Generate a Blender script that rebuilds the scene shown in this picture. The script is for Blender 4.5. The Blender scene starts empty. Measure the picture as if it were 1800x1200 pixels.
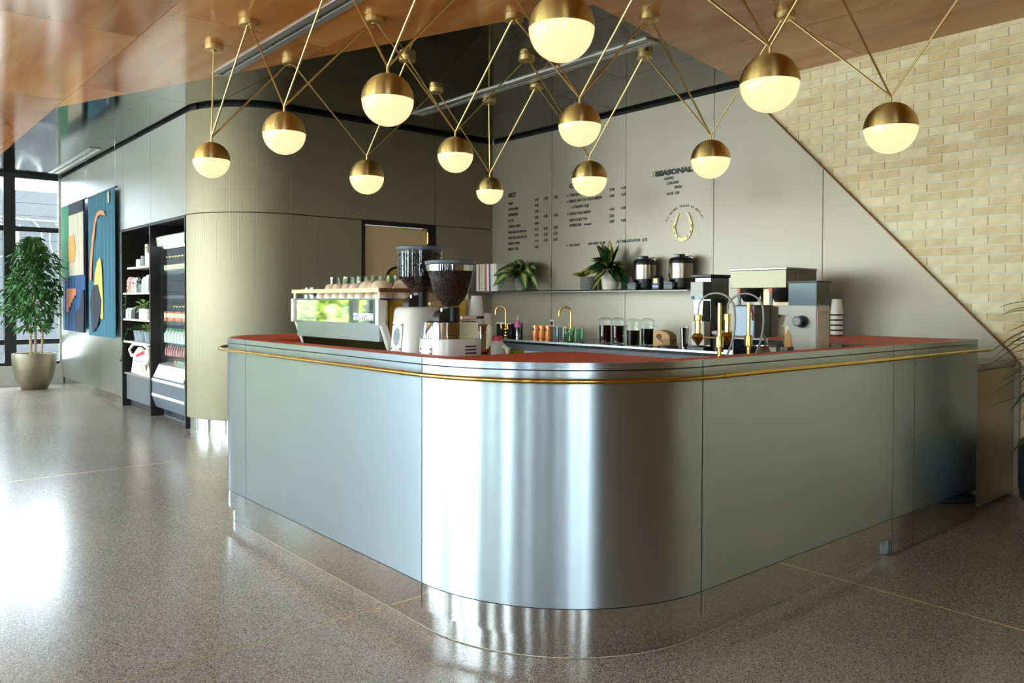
import bpy, math, random
from mathutils import Vector, Matrix
random.seed(7)
SC = bpy.context.scene
COL = SC.collection
PI = math.pi
def lin(c):
    return tuple(((x/255)/12.92 if x/255 <= .04045 else ((x/255+.055)/1.055)**2.4) for x in c)

# ------------------------------------------------------------------ camera
cam_d = bpy.data.cameras.new('camera'); cam = bpy.data.objects.new('camera', cam_d); COL.objects.link(cam)
yaw, pit, rol = 0.704495, -0.018537, 0.003070
f0 = Vector((math.sin(yaw), math.cos(yaw), 0)); r0 = Vector((math.cos(yaw), -math.sin(yaw), 0)); u0 = Vector((0, 0, 1))
fw = f0*math.cos(pit)+u0*math.sin(pit); up = u0*math.cos(pit)-f0*math.sin(pit)
rt = r0*math.cos(rol)+up*math.sin(rol); up2 = up*math.cos(rol)-r0*math.sin(rol)
m3 = Matrix((rt, up2, -fw)).transposed()
cam.matrix_world = Matrix.Translation((0, 0, 1.287)) @ m3.to_4x4()
cam_d.sensor_width = 36; cam_d.lens = 1405.05/1800*36; cam_d.shift_y = -(600-555.9)/1800
cam_d.clip_start = .05; cam_d.clip_end = 200
SC.camera = cam
# ------------------------------------------------------------------ world, exposure
W = bpy.data.worlds.new('sky'); SC.world = W; W.use_nodes = True
bg = W.node_tree.nodes['Background']; bg.inputs[0].default_value = (.765, .89, 1.0, 1); bg.inputs[1].default_value = 14.0
vs = SC.view_settings; vs.view_transform = 'Standard'; vs.look = 'None'; vs.gamma = 1; vs.exposure = 1.25; vs.use_curve_mapping = False
SC.cycles.max_bounces = 10; SC.cycles.diffuse_bounces = 5; SC.cycles.glossy_bounces = 6; SC.cycles.transparent_max_bounces = 16; SC.cycles.transmission_bounces = 6
SC.cycles.sample_clamp_indirect = 6; SC.cycles.caustics_refractive = False; SC.cycles.caustics_reflective = True
SC.cycles.blur_glossy = .5
CZ = 3.19     # ceiling height
XW, YW, YS = -4.4, 14.05, -5.0   # window walls and the wall behind
def portal(name, loc, rot, sx, sy):
    l = bpy.data.lights.new(name, 'AREA'); l.shape = 'RECTANGLE'; l.size = sx; l.size_y = sy; l.cycles.is_portal = True
    o = bpy.data.objects.new(name, l); COL.objects.link(o); o.location = loc; o.rotation_euler = rot
portal('window_portal', (XW-.12, 4.5, 1.75), (0, -PI/2, 0), 2.9, 19.0)
portal('window_portal.001', (-.85, YW+.12, 1.75), (-PI/2, 0, 0), 7.1, 2.9)
portal('window_portal.002', (-2.4, YS-.12, 1.75), (PI/2, 0, 0), 4.0, 2.9)

# ------------------------------------------------------------------ helpers
OFF = {}
class MB:
    def __init__(s): s.v = []; s.f = []; s.uv = {}
    def add(s, vs, fs):
        n = len(s.v); s.v += [tuple(p) for p in vs]; s.f += [tuple(i+n for i in f) for f in fs]; return s
    def box(s, x0, x1, y0, y1, z0, z1):
        return s.add([(x0,y0,z0),(x1,y0,z0),(x1,y1,z0),(x0,y1,z0),(x0,y0,z1),(x1,y0,z1),(x1,y1,z1),(x0,y1,z1)],
                     [(0,3,2,1),(4,5,6,7),(0,1,5,4),(1,2,6,5),(2,3,7,6),(3,0,4,7)])
    def obox(s, c, sx, sy, sz, rz=0, tilt=0):
        M = Matrix.Rotation(rz, 3, 'Z') @ Matrix.Rotation(tilt, 3, 'X')
        P = [Vector(c)+M @ Vector((a*sx/2, b*sy/2, d*sz/2)) for d in (-1,1) for a,b in ((-1,-1),(1,-1),(1,1),(-1,1))]
        return s.add(P, [(0,3,2,1),(4,5,6,7),(0,1,5,4),(1,2,6,5),(2,3,7,6),(3,0,4,7)])
    def lathe(s, prof, n=24, c=(0,0,0), sx=1, sy=1, sup=2, rz=0):
        vs = []; fs = []
        for r, z in prof:
            for k in range(n):
                a = 2*PI*k/n+rz; ca, sa = math.cos(a), math.sin(a)
                q = 1 if sup == 2 else (abs(math.cos(a-rz))**sup+abs(math.sin(a-rz))**sup)**(-1/sup)
                vs.append((c[0]+r*q*ca*sx, c[1]+r*q*sa*sy, c[2]+z))
        for i in range(len(prof)-1):
            for k in range(n):
                k2 = (k+1) % n; fs.append((i*n+k, i*n+k2, (i+1)*n+k2, (i+1)*n+k))
        if prof[0][0] > 1e-6: fs.append(tuple(reversed(range(n))))
        if prof[-1][0] > 1e-6: fs.append(tuple(range((len(prof)-1)*n, len(prof)*n)))
        return s.add(vs, fs)
    def tube(s, pts, r, n=10, caps=True):
        pts = [Vector(p) for p in pts]; rs = r if isinstance(r, (list, tuple)) else [r]*len(pts)
        vs = []; fs = []; ref = None
        for i, p in enumerate(pts):
            d = ((pts[min(i+1, len(pts)-1)]-p).normalized()+(p-pts[max(i-1, 0)]).normalized())
            d = d.normalized() if d.length > 1e-9 else Vector((0,0,1))
            if ref is None: ref = Vector((0,0,1)) if abs(d.z) < .9 else Vector((1,0,0))
            a = d.cross(ref).normalized(); b = a.cross(d).normalized(); ref = b
            for k in range(n):
                t = 2*PI*k/n; vs.append(p+(a*math.cos(t)+b*math.sin(t))*rs[i])
        for i in range(len(pts)-1):
            for k in range(n):
                k2 = (k+1) % n; fs.append((i*n+k, i*n+k2, (i+1)*n+k2, (i+1)*n+k))
        if caps: fs += [tuple(reversed(range(n))), tuple(range((len(pts)-1)*n, len(pts)*n))]
        return s.add(vs, fs)
    def prism(s, poly, a0, a1, axis='z'):
        n = len(poly)
        mk = {'z': lambda p, a: (p[0], p[1], a), 'x': lambda p, a: (a, p[0], p[1]), 'y': lambda p, a: (p[0], a, p[1])}[axis]
        vs = [mk(p, a0) for p in poly]+[mk(p, a1) for p in poly]
        return s.add(vs, [tuple(reversed(range(n))), tuple(range(n, 2*n))]+[(i, (i+1) % n, n+(i+1) % n, n+i) for i in range(n)])
    def slab(s, out, inn, z0, z1):
        # a curved sheet between two plan paths, with arc length in the UV map
        n = len(out); vs = []; u = 0
        for i in range(n):
            if i: u += (Vector(out[i])-Vector(out[i-1])).length
            for p, z in ((out[i], z0), (out[i], z1), (inn[i], z0), (inn[i], z1)):
                s.uv[len(s.v)+len(vs)] = (u, z); vs.append((p[0], p[1], z))
        fs = []
        for i in range(n-1):
            a, b = 4*i, 4*i+4
            fs += [(a, b, b+1, a+1), (a+2, a+3, b+3, b+2), (a+1, b+1, b+3, a+3), (a, a+2, b+2, b)]
        e = 4*(n-1); fs += [(0, 1, 3, 2), (e, e+2, e+3, e+1)]
        return s.add(vs, fs)
    def ball(s, c, r, n=20, m=12, t0=0, t1=PI, sz=1):
        return s.lathe([(max(r*math.sin(t0+(t1-t0)*i/m), 1e-7), -r*sz*math.cos(t0+(t1-t0)*i/m)) for i in range(m+1)], n, c)
    def build(s, name, mat, parent=None, smooth=False, bevel=0, angle=40, fixnormals=False):
        me = bpy.data.meshes.new(name)
        if parent is not None: o0 = OFF[parent.name]
        else:
            xs = [p[0] for p in s.v]; ys = [p[1] for p in s.v]
            o0 = Vector(((min(xs)+max(xs))/2, (min(ys)+max(ys))/2, min(p[2] for p in s.v)))
        me.from_pydata([(p[0]-o0[0], p[1]-o0[1], p[2]-o0[2]) for p in s.v], [], s.f)
        if s.uv:
            L = me.uv_layers.new(name='UVMap')
            for lp in me.loops: L.data[lp.index].uv = s.uv.get(lp.vertex_index, (0, 0))
        me.materials.append(mat)
        if smooth:
            me.polygons.foreach_set('use_smooth', [True]*len(me.polygons)); me.set_sharp_from_angle(angle=math.radians(angle))
        me.update()
        return link(name, me, parent, o0, bevel)
def link(name, me, parent=None, o0=(0,0,0), bevel=0):
    o = bpy.data.objects.new(name, me); COL.objects.link(o)
    if parent is not None:
        o.parent = parent; OFF[o.name] = OFF[parent.name]
    else:
        o.location = o0; OFF[o.name] = Vector(o0)
    if bevel:
        b = o.modifiers.new('bevel', 'BEVEL'); b.width = bevel; b.segments = 2; b.limit_method = 'ANGLE'
    return o
def tag(o, label, cat, group=None, kind=None):
    if label: o['label'] = label
    if cat: o['category'] = cat
    if group: o['group'] = group
    if kind: o['kind'] = kind
    return o
def thing(name, label, cat, loc=(0,0,0), group=None):
    o = bpy.data.objects.new(name, None); COL.objects.link(o); o.location = loc; o.empty_display_size = .1
    OFF[o.name] = Vector(loc); return tag(o, label, cat, group)
def struct(name, loc=(0,0,0), label=None):
    o = bpy.data.objects.new(name, None); COL.objects.link(o); o.location = loc; OFF[o.name] = Vector(loc); o['kind'] = 'structure'
    if label: o['label'] = label
    return o
def dup(root, loc, rz=0, label=None, group=None):
    r = root.copy(); COL.objects.link(r); r.location = loc; r.rotation_euler = (0, 0, rz)
    if label: r['label'] = label
    if group: r['group'] = group
    for ch in list(root.children):
        c = ch.copy(); COL.objects.link(c); c.parent = r
        for g in list(ch.children):
            d = g.copy(); COL.objects.link(d); d.parent = c
    return r
ORD = 'first second third fourth fifth sixth seventh eighth ninth tenth eleventh twelfth thirteenth fourteenth'.split()
def place(o, loc, rz=0):
    o.location = loc; o.rotation_euler = (0, 0, rz); return o
def text_mesh(txt, size, extrude=.0015, sx=1.0, bold=0, align='LEFT'):
    cu = bpy.data.curves.new('lettering', 'FONT'); cu.body = txt; cu.size = size; cu.extrude = extrude; cu.offset = bold; cu.resolution_u = 3; cu.align_x = align
    o = bpy.data.objects.new('lettering', cu); COL.objects.link(o)
    dg = bpy.context.evaluated_depsgraph_get(); me = bpy.data.meshes.new_from_object(o.evaluated_get(dg))
    bpy.data.objects.remove(o); bpy.data.curves.remove(cu)
    for v in me.vertices: v.co.x *= sx
    return me
def text_at(name, txt, size, org, xd, yd, mat, parent, extrude=.0015, sx=1.0, bold=0, align='LEFT'):
    me = text_mesh(txt, size, extrude, sx, bold, align)
    xd = Vector(xd).normalized(); yd = Vector(yd).normalized(); zd = xd.cross(yd); o0 = OFF[parent.name] if parent else Vector((0,0,0))
    M = Matrix((xd, yd, zd)).transposed()
    for v in me.vertices: v.co = M @ v.co + Vector(org) - o0
    me.materials.clear(); me.materials.append(mat); me.name = name
    return link(name, me, parent)

# ------------------------------------------------------------------ materials
MC = {}
class NT:
    def __init__(s, name):
        s.m = bpy.data.materials.new(name); s.m.use_nodes = True; s.t = s.m.node_tree; s.p = s.t.nodes['Principled BSDF']; s.out = s.t.nodes['Material Output']
    def n(s, typ, **kw):
        nd = s.t.nodes.new(typ)
        for k, v in kw.items():
            if k in nd.inputs: nd.inputs[k].default_value = v
            else: setattr(nd, k, v)
        return nd
    def l(s, a, ao, b, bi): s.t.links.new(a.outputs[ao], b.inputs[bi])
    def coord(s, which='Object', scale=(1,1,1)):
        tc = s.n('ShaderNodeTexCoord'); mp = s.n('ShaderNodeMapping'); mp.inputs['Scale'].default_value = scale
        s.l(tc, which, mp, 'Vector'); return mp
    def ramp(s, src, so, stops):
        r = s.n('ShaderNodeValToRGB'); e = r.color_ramp.elements
        while len(e) < len(stops): e.new(.5)
        for el, (p, c) in zip(e, stops): el.position = p; el.color = (*c, 1) if len(c) == 3 else c
        s.l(src, so, r, 'Fac'); return r
    def bump(s, src, so, strength, dist=.01):
        b = s.n('ShaderNodeBump'); b.inputs['Strength'].default_value = strength; b.inputs['Distance'].default_value = dist
        s.l(src, so, b, 'Height'); s.l(b, 'Normal', s.p, 'Normal'); return b
def pm(name, col, rough=.5, metal=0, spec=.5, coat=0, coat_r=.05, vary=0, vscale=6, bump=0, bscale=60, trans=0, ior=1.5, emit=None, estr=0, rvary=0, sheen=0, rnd=0):
    if name in MC: return MC[name]
    t = NT(name); p = t.p; c = lin(col)
    p.inputs['Base Color'].default_value = (*c, 1); p.inputs['Roughness'].default_value = rough; p.inputs['Metallic'].default_value = metal
    p.inputs['Specular IOR Level'].default_value = spec; p.inputs['Coat Weight'].default_value = coat; p.inputs['Coat Roughness'].default_value = coat_r
    p.inputs['Transmission Weight'].default_value = trans; p.inputs['IOR'].default_value = ior; p.inputs['Sheen Weight'].default_value = sheen
    if emit: p.inputs['Emission Color'].default_value = (*emit, 1); p.inputs['Emission Strength'].default_value = estr
    if vary or rvary or bump:
        mp = t.coord()
        ns = t.n('ShaderNodeTexNoise', Scale=vscale, Detail=4.0); t.l(mp, 'Vector', ns, 'Vector')
        if vary:
            r = t.ramp(ns, 'Fac', [(.3, tuple(x*(1-vary) for x in c)), (.7, tuple(min(1, x*(1+vary)) for x in c))]); t.l(r, 'Color', p, 'Base Color')
        if bump:
            nb = t.n('ShaderNodeTexNoise', Scale=bscale, Detail=3.0); t.l(mp, 'Vector', nb, 'Vector'); t.bump(nb, 'Fac', bump, .003)
    if rnd:
        oi = t.n('ShaderNodeObjectInfo'); r = t.ramp(oi, 'Random', [(0, tuple(x*(1-rnd) for x in c)), (1, tuple(min(1, x*(1+rnd)) for x in c))])
        t.l(r, 'Color', p, 'Base Color')
    MC[name] = t.m; return t.m
def clear(name, tint=(1,1,1), ior=1.45, rough=.02, gl=1.0):
    if name in MC: return MC[name]
    t = NT(name); t.t.nodes.remove(t.p)
    tr = t.n('ShaderNodeBsdfTransparent'); tr.inputs[0].default_value = (*tint, 1); g = t.n('ShaderNodeBsdfGlossy'); g.inputs['Roughness'].default_value = rough
    fr = t.n('ShaderNodeFresnel'); ge = t.n('ShaderNodeNewGeometry'); ma = t.n('ShaderNodeMath', operation='MULTIPLY_ADD'); ma.inputs[1].default_value = 1/ior-ior; ma.inputs[2].default_value = ior
    t.l(ge, 'Backfacing', ma, 0); t.l(ma, 0, fr, 'IOR'); mx = t.n('ShaderNodeMixShader')
    t.l(fr, 0, mx, 0); t.l(tr, 0, mx, 1); t.l(g, 0, mx, 2); t.l(mx, 0, t.out, 0)
    MC[name] = t.m; return t.m

alum = None
def metal_sheet(name, col, rough, rv, streak=(1,1,.05), bump=.0, scr=0.0):
    t = NT(name); p = t.p; p.inputs['Metallic'].default_value = 1; c = lin(col)
    mp = t.coord('Object', (1.5, 1.5, 1.0)); ns = t.n('ShaderNodeTexNoise', Scale=1.3, Detail=4.0, Roughness=.5); t.l(mp, 'Vector', ns, 'Vector')
    p.inputs['Roughness'].default_value = rough
    mp2 = t.coord('Object', (2.2, 2.2, 1.6)); n2 = t.n('ShaderNodeTexNoise', Scale=1.0, Detail=3.0); t.l(mp2, 'Vector', n2, 'Vector')
    r2 = t.ramp(n2, 'Fac', [(.2, tuple(x*.94 for x in c)), (.8, c)]); t.l(r2, 'Color', p, 'Base Color')
    if streak[2] < 1:
        tg = t.n('ShaderNodeTangent', direction_type='RADIAL', axis='Z'); t.l(tg, 0, p, 'Tangent'); p.inputs['Anisotropic'].default_value = .88; p.inputs['Anisotropic Rotation'].default_value = .25
    if bump:
        mp3 = t.coord('Object', (.9, .9, .5)); n3 = t.n('ShaderNodeTexNoise', Scale=2.2, Detail=2.0); t.l(mp3, 'Vector', n3, 'Vector'); t.bump(n3, 'Fac', bump, .02)
    MC[name] = t.m; return t.m
M_panel = metal_sheet('brushed_aluminium', (184, 196, 202), .31, .02)
M_wallmetal = metal_sheet('wall_aluminium', (214, 211, 198), .40, .02)
M_polish = pm('polished_steel', (208, 208, 204), .06, 1, rvary=.02, vscale=3)
M_steel = pm('stainless_steel', (138, 140, 138), .26, 1, rvary=.05, vscale=8)
M_chrome = pm('chrome', (200, 200, 200), .04, 1)
M_mirror = pm('mirror_steel', (212, 216, 206), .03, 1, bump=.015, bscale=5)
M_brass = pm('brushed_brass', (214, 184, 122), .34, 1)
def capbrass():
    t = NT('spun_brass'); p = t.p; p.inputs['Metallic'].default_value = 1; p.inputs['Base Color'].default_value = (*lin((208, 176, 108)), 1); p.inputs['Roughness'].default_value = .42
    tg = t.n('ShaderNodeTangent', direction_type='RADIAL', axis='Z'); t.l(tg, 0, p, 'Tangent'); p.inputs['Anisotropic'].default_value = .9; p.inputs['Anisotropic Rotation'].default_value = .25
    return t.m
M_cap = capbrass()
M_brassp = pm('polished_brass', (206, 172, 88), .16, 1)
M_brasst = pm('tap_brass', (224, 200, 118), .14, 1)
M_gold = pm('gold_brass', (206, 158, 84), .18, 1)
M_black = pm('black_plastic', (18, 18, 19), .38)
M_blackgloss = pm('black_stone', (12, 12, 13), .07, 0, .5)
M_reveal = pm('dark_reveal', (9, 8, 6), .8)
M_bronze = pm('dark_bronze_metal', (34, 31, 28), .4, .4)
M_frame = pm('black_window_frame', (14, 14, 16), .4)
M_white = pm('white_enamel', (206, 203, 194), .22, 0, .5, coat=.3)
M_cream = pm('cream_enamel', (204, 190, 164), .3)
M_paper = pm('white_paper', (214, 210, 200), .6)
M_rail = pm('pale_brass_rail', (224, 206, 150), .3, .6)
M_wood_rail = pm('walnut_rail', (112, 62, 28), .4)
M_red = pm('red_laminate', (200, 82, 52), .5, 0, .22, vary=.04, vscale=3)
M_concrete = pm('concrete', (150, 148, 140), .8, vary=.12, vscale=4, bump=.2, bscale=30)
M_letter = pm('black_letters', (16, 15, 14), .5)
M_white2 = pm('white_letter', (240, 240, 236), .5)
M_pane = clear('window_glass', (.97, .99, .98), 1.45, .0)
M_glass = clear('clear_glass', (.93, .96, .95), 1.5, .02)
M_plastic = clear('clear_hopper_plastic', (.86, .86, .84), 1.5, .03)
M_bean = pm('roasted_bean', (42, 22, 15), .32, 0, .5, rnd=0)
M_grey = pm('grey_plastic', (88, 96, 104), .4)
def grooved():
    t = NT('ribbed_metal'); p = t.p; p.inputs['Metallic'].default_value = 1; p.inputs['Base Color'].default_value = (*lin((176, 168, 146)), 1)
    p.inputs['Roughness'].default_value = .5; p.inputs['Anisotropic'].default_value = .8
    tg = t.n('ShaderNodeTangent', direction_type='RADIAL', axis='Z'); t.l(tg, 0, p, 'Tangent')
    uv = t.n('ShaderNodeUVMap'); sp = t.n('ShaderNodeSeparateXYZ'); t.l(uv, 'UV', sp, 0)
    mu = t.n('ShaderNodeMath', operation='MULTIPLY'); mu.inputs[1].default_value = 2*PI/.011; t.l(sp, 'X', mu, 0)
    sn = t.n('ShaderNodeMath', operation='SINE'); t.l(mu, 0, sn, 0)
    t.bump(sn, 0, .10, .002)
    cr = t.ramp(sn, 0, [(0, lin((112, 104, 84))), (1, lin((150, 142, 118)))]); t.l(cr, 'Color', p, 'Base Color')
    return t.m
M_groove = grooved()
def wallpaint():
    t = NT('satin_taupe_panel'); p = t.p; c = lin((157, 146, 127))
    p.inputs['Base Color'].default_value = (*c, 1); p.inputs['Metallic'].default_value = .35; p.inputs['Roughness'].default_value = .42
    mp = t.coord('Object', (1, 1, 1)); ns = t.n('ShaderNodeTexNoise', Scale=1.1, Detail=2.0); t.l(mp, 'Vector', ns, 'Vector')
    return t.m
M_taupe = wallpaint()
def plywood():
    t = NT('lacquered_plywood'); p = t.p
    oi = t.n('ShaderNodeObjectInfo'); mp = t.coord('Object', (1.0, .16, 1)); ad = t.n('ShaderNodeVectorMath', operation='ADD'); mul = t.n('ShaderNodeVectorMath', operation='SCALE')
    mul.inputs['Scale'].default_value = 37; t.l(oi, 'Random', mul, 0); t.l(mp, 'Vector', ad, 0); t.l(mul, 0, ad, 1)
    n1 = t.n('ShaderNodeTexNoise', Scale=2.6, Detail=6.0, Distortion=1.4); t.l(ad, 0, n1, 'Vector')
    r = t.ramp(n1, 'Fac', [(.28, lin((184, 108, 48))), (.5, lin((206, 132, 66))), (.72, lin((220, 156, 92)))])
    n2 = t.n('ShaderNodeTexNoise', Scale=30.0, Detail=4.0); mp2 = t.coord('Object', (1, .03, 1)); t.l(mp2, 'Vector', n2, 'Vector')
    mx = t.n('ShaderNodeMix', data_type='RGBA', blend_type='MULTIPLY'); mx.inputs[0].default_value = .25
    t.l(r, 'Color', mx, 6); t.l(n2, 'Color', mx, 7); 
    hs = t.n('ShaderNodeHueSaturation'); mr = t.n('ShaderNodeMapRange'); mr.inputs[3].default_value = .85; mr.inputs[4].default_value = 1.15
    t.l(oi, 'Random', mr, 0); t.l(mr, 0, hs, 'Value'); t.l(mx, 2, hs, 'Color'); t.l(hs, 'Color', p, 'Base Color')
    p.inputs['Roughness'].default_value = .14; p.inputs['Specular Tint'].default_value = (1, .80, .48, 1)
    nb = t.n('ShaderNodeTexNoise', Scale=7.0, Detail=3.0, Distortion=.6); t.l(mp2, 'Vector', nb, 'Vector')
    b = t.n('ShaderNodeBump'); b.inputs['Strength'].default_value = .05; b.inputs['Distance'].default_value = .01; t.l(nb, 'Fac', b, 'Height'); t.l(b, 'Normal', p, 'Normal')
    return t.m
M_ply = plywood()
M_dark = None
def darkgloss():
    t = NT('dark_gloss_panel'); p = t.p
    p.inputs['Base Color'].default_value = (*lin((80, 73, 60)), 1); p.inputs['Metallic'].default_value = 1; p.inputs['Roughness'].default_value = .09
    mp = t.coord('Object', (1, .12, 1)); nb = t.n('ShaderNodeTexNoise', Scale=9.0, Detail=3.0); t.l(mp, 'Vector', nb, 'Vector'); t.bump(nb, 'Fac', .035, .01)
    return t.m
M_dark = darkgloss()
def terrazzo():
    t = NT('polished_terrazzo'); p = t.p; mp = t.coord('Object')
    v = t.n('ShaderNodeTexVoronoi', Scale=260.0); t.l(mp, 'Vector', v, 'Vector'); sp = t.n('ShaderNodeSeparateColor'); t.l(v, 'Color', sp, 0)
    r = t.ramp(sp, 0, [(0, lin((50, 46, 42))), (.25, lin((120, 112, 102))), (.6, lin((151, 142, 131))), (.9, lin((167, 158, 146))), (1, lin((196, 187, 174)))])
    n = t.n('ShaderNodeTexNoise', Scale=.9, Detail=4.0); t.l(mp, 'Vector', n, 'Vector'); r2 = t.ramp(n, 'Fac', [(.3, (.82,.82,.84)), (.7, (1,1,1))])
    mx = t.n('ShaderNodeMix', data_type='RGBA', blend_type='MULTIPLY'); mx.inputs[0].default_value = 1; t.l(r, 'Color', mx, 6); t.l(r2, 'Color', mx, 7); t.l(mx, 2, p, 'Base Color')
    p.inputs['Roughness'].default_value = .22; p.inputs['Specular IOR Level'].default_value = .45
    return t.m
M_floor = terrazzo()
def brickm():
    t = NT('cream_brick'); p = t.p; oi = t.n('ShaderNodeObjectInfo'); mp = t.coord('Object')
    n = t.n('ShaderNodeTexNoise', Scale=9.0, Detail=4.0); t.l(mp, 'Vector', n, 'Vector')
    r = t.ramp(oi, 'Random', [(0, lin((234, 208, 154))), (.5, lin((246, 226, 176))), (1, lin((254, 240, 198)))])
    r2 = t.ramp(n, 'Fac', [(.3, (.88,.84,.78)), (.6, (1,1,1))]); mx = t.n('ShaderNodeMix', data_type='RGBA', blend_type='MULTIPLY'); mx.inputs[0].default_value = 1
    t.l(r, 'Color', mx, 6); t.l(r2, 'Color', mx, 7); t.l(mx, 2, p, 'Base Color'); p.inputs['Roughness'].default_value = .6
    nb = t.n('ShaderNodeTexNoise', Scale=60.0, Detail=3.0); t.l(mp, 'Vector', nb, 'Vector'); t.bump(nb, 'Fac', .12, .004); return t.m
M_brick = brickm()
M_mortar = pm('pale_mortar', (240, 232, 212), .9, bump=.2, bscale=80)
M_globe = pm('opal_glass', (150, 124, 84), .12, 0, .5, coat=.5, coat_r=.03, emit=(1.0, .75, .40), estr=.52)
exec_order = True

# ================================================================== STRUCTURE
def clip(poly, n, c):
    out = []
    for i in range(len(poly)):
        a, b = poly[i], poly[(i+1) % len(poly)]
        da = n[0]*a[0]+n[1]*a[1]-c; db = n[0]*b[0]+n[1]*b[1]-c
        if da >= 0: out.append(a)
        if (da > 0 > db) or (da < 0 < db):
            t = da/(da-db); out.append((a[0]+(b[0]-a[0])*t, a[1]+(b[1]-a[1])*t))
    return out
def arc(cx, cy, r, a0, a1, n=16):
    return [(cx+r*math.cos(math.radians(a0+(a1-a0)*i/n)), cy+r*math.sin(math.radians(a0+(a1-a0)*i/n))) for i in range(n+1)]
# floor
floor = struct('floor', label='polished grey terrazzo floor with thin brass divider lines')
MB().box(XW, 6.4, YS, YW+.3, -.1, 0).build('floor_slab', M_floor, floor)
for a, b, c, d in ((XW, 1.74, 2.893, 2.899), (3.555, 3.561, YS, 1.9), (XW, 2.7, 6.60, 6.606), (-1.6, -1.594, YS, YW), (XW, 6.0, -1.4, -1.394)):
    MB().box(a, b, c, d, -.002, .0006).build('divider_strip', M_brass, floor)
# ceiling of plywood sheets, dark glossy finish inside the wedge over the bar
ceil = struct('ceiling', label='glossy lacquered plywood ceiling with a dark mirror finish wedge over the bar')
MB().box(XW, 6.4, YS, YW+.3, CZ+.03, CZ+.08).build('ceiling_deck', M_reveal, ceil)
Vx, Vy = 3.732, 3.595
n1 = (2.65, 1.0); c1 = n1[0]*Vx+n1[1]*Vy; n2 = (-.186, 1.0); c2 = n2[0]*Vx+n2[1]*Vy
neg = lambda n: (-n[0], -n[1])
cols = [XW, -4.02, -2.87, -1.73, -.58, .56, 1.70, 2.84, 3.98, 5.13, 6.3]
offs = [0, .3, 1.6, .7, 1.9, 6.20, 7.93, 6.16, 4.6, 5.38]
screws = MB(); screwsd = MB(); G = .002
for ci in range(len(cols)-1):
    x0, x1 = cols[ci]+G, cols[ci+1]-G
    y = offs[ci]-2.42*math.ceil((offs[ci]-YS)/2.42)
    while y < YW:
        ya, yb = max(y, YS)+G, min(y+2.42, YW+.1)-G; y += 2.42
        if yb-ya < .05 or (x0 > 2.8 and ya > 8.6): continue
        P = [(x0, ya), (x1, ya), (x1, yb), (x0, yb)]
        D = clip(clip(clip(P, n1, c1), n2, c2), (1, 0), 1.70)
        if len(D) > 2: MB().prism(D, CZ, CZ+.018).build('dark_ceiling_panel', M_dark, ceil)
        b = MB()
        if x1 < 1.71:
            b.prism(P, CZ, CZ+.018)
        else:
            Q = clip(P, neg(n1), -c1)
            if len(Q) > 2: b.prism(Q, CZ, CZ+.018)
            Q = clip(clip(P, n1, c1), neg(n2), -c2)
            if len(Q) > 2: b.prism(Q, CZ, CZ+.018)
        if b.v: b.build('plywood_panel', M_ply, ceil)
        if x0 > -.6:
            for sx in (x0+.05, (x0+x1)/2, x1-.05):
                k = ya+.06
                while k < yb:
                    screws.lathe([(.006, CZ-.0012), (.006, CZ+.001)], 8, (sx, k, 0)); k += .575
tag(screws.build('screw_heads', M_black, ceil), None, None, kind='stuff')
# ---- left block: tapestry wall, rounded corner, ribbed wall
RX, RY, RR = 3.46, 8.21, .76
def wpath(d, seg):
    if seg == 'corner': return arc(RX, RY, RR-d, 180, 270, 24)
    k, a, b = seg
    return [(2.70+d, a), (2.70+d, b)] if k == 'Y' else [(a, 7.45+d), (b, 7.45+d)]
def wpanel(seg, z0, z1, mat, name, par, d0=0, d1=.03):
    return MB().slab(wpath(d0, seg), wpath(d1, seg), z0, z1).build(name, mat, par, smooth=True)
wl = struct('wall_left', label='brushed aluminium panel wall with recessed shelves and cooler')
g = .003
for a, b in ((14.0, 12.28), (12.28, 10.47), (10.47, 9.37), (9.37, 8.21)):
    wpanel(('Y', a-g, b+g), 2.148, 3.155, M_wallmetal, 'wall_panel', wl)
for a, b in ((14.0, 11.64), (11.64, 10.53)):
    wpanel(('Y', a-g, b+g), .11, 2.139, M_wallmetal, 'wall_panel', wl)
MB().box(2.73, 3.4, 10.53, 14.0, 0, CZ).box(2.731, 3.4, 8.0, 10.53, 2.16, CZ).box(3.38, 3.46, 8.0, 10.53, 0, 2.16).build('wall_core', M_reveal, wl)
wpanel(('Y', 14.0, 10.53), 0, .105, M_polish, 'kick_plate', wl, .02, .03)
MB().box(2.68, 3.4, 14.0, 14.04, 0, CZ).build('end_panel', M_wallmetal, wl)
wm = struct('wall_middle', label='ribbed dull metal wall with a big rounded corner and flush door')
wpanel('corner', .125, 2.139, M_groove, 'ribbed_panel', wm); wpanel('corner', 2.148, 3.155, M_groove, 'ribbed_panel', wm)
wpanel('corner', 0, .12, M_polish, 'kick_plate', wm, .015, .03)
wpanel(('X', 3.46, 4.25), .125, 2.139, M_groove, 'ribbed_panel', wm)
wpanel(('X', 5.20+g, 6.026), .125, 2.139, M_groove, 'ribbed_panel', wm)
wpanel(('X', 3.46, 5.19-g), 2.148, 3.155, M_groove, 'ribbed_panel', wm); wpanel(('X', 5.19+g, 6.026), 2.148, 3.155, M_groove, 'ribbed_panel', wm)
wpanel(('X', 3.46, 4.25), 0, .12, M_polish, 'kick_plate', wm, .015, .03); wpanel(('X', 5.2, 6.026), 0, .12, M_polish, 'kick_plate', wm, .015, .03)
MB().slab(wpath(.03, 'corner'), wpath(.1, 'corner'), 0, CZ).build('wall_core', M_reveal, wm, smooth=True)
MB().box(3.45, 4.25, 7.48, 7.6, 0, CZ).box(5.2, 6.03, 7.48, 7.6, 0, CZ).box(4.25, 5.2, 7.48, 7.6, 2.145, CZ).build('wall_core', M_reveal, wm)
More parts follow.
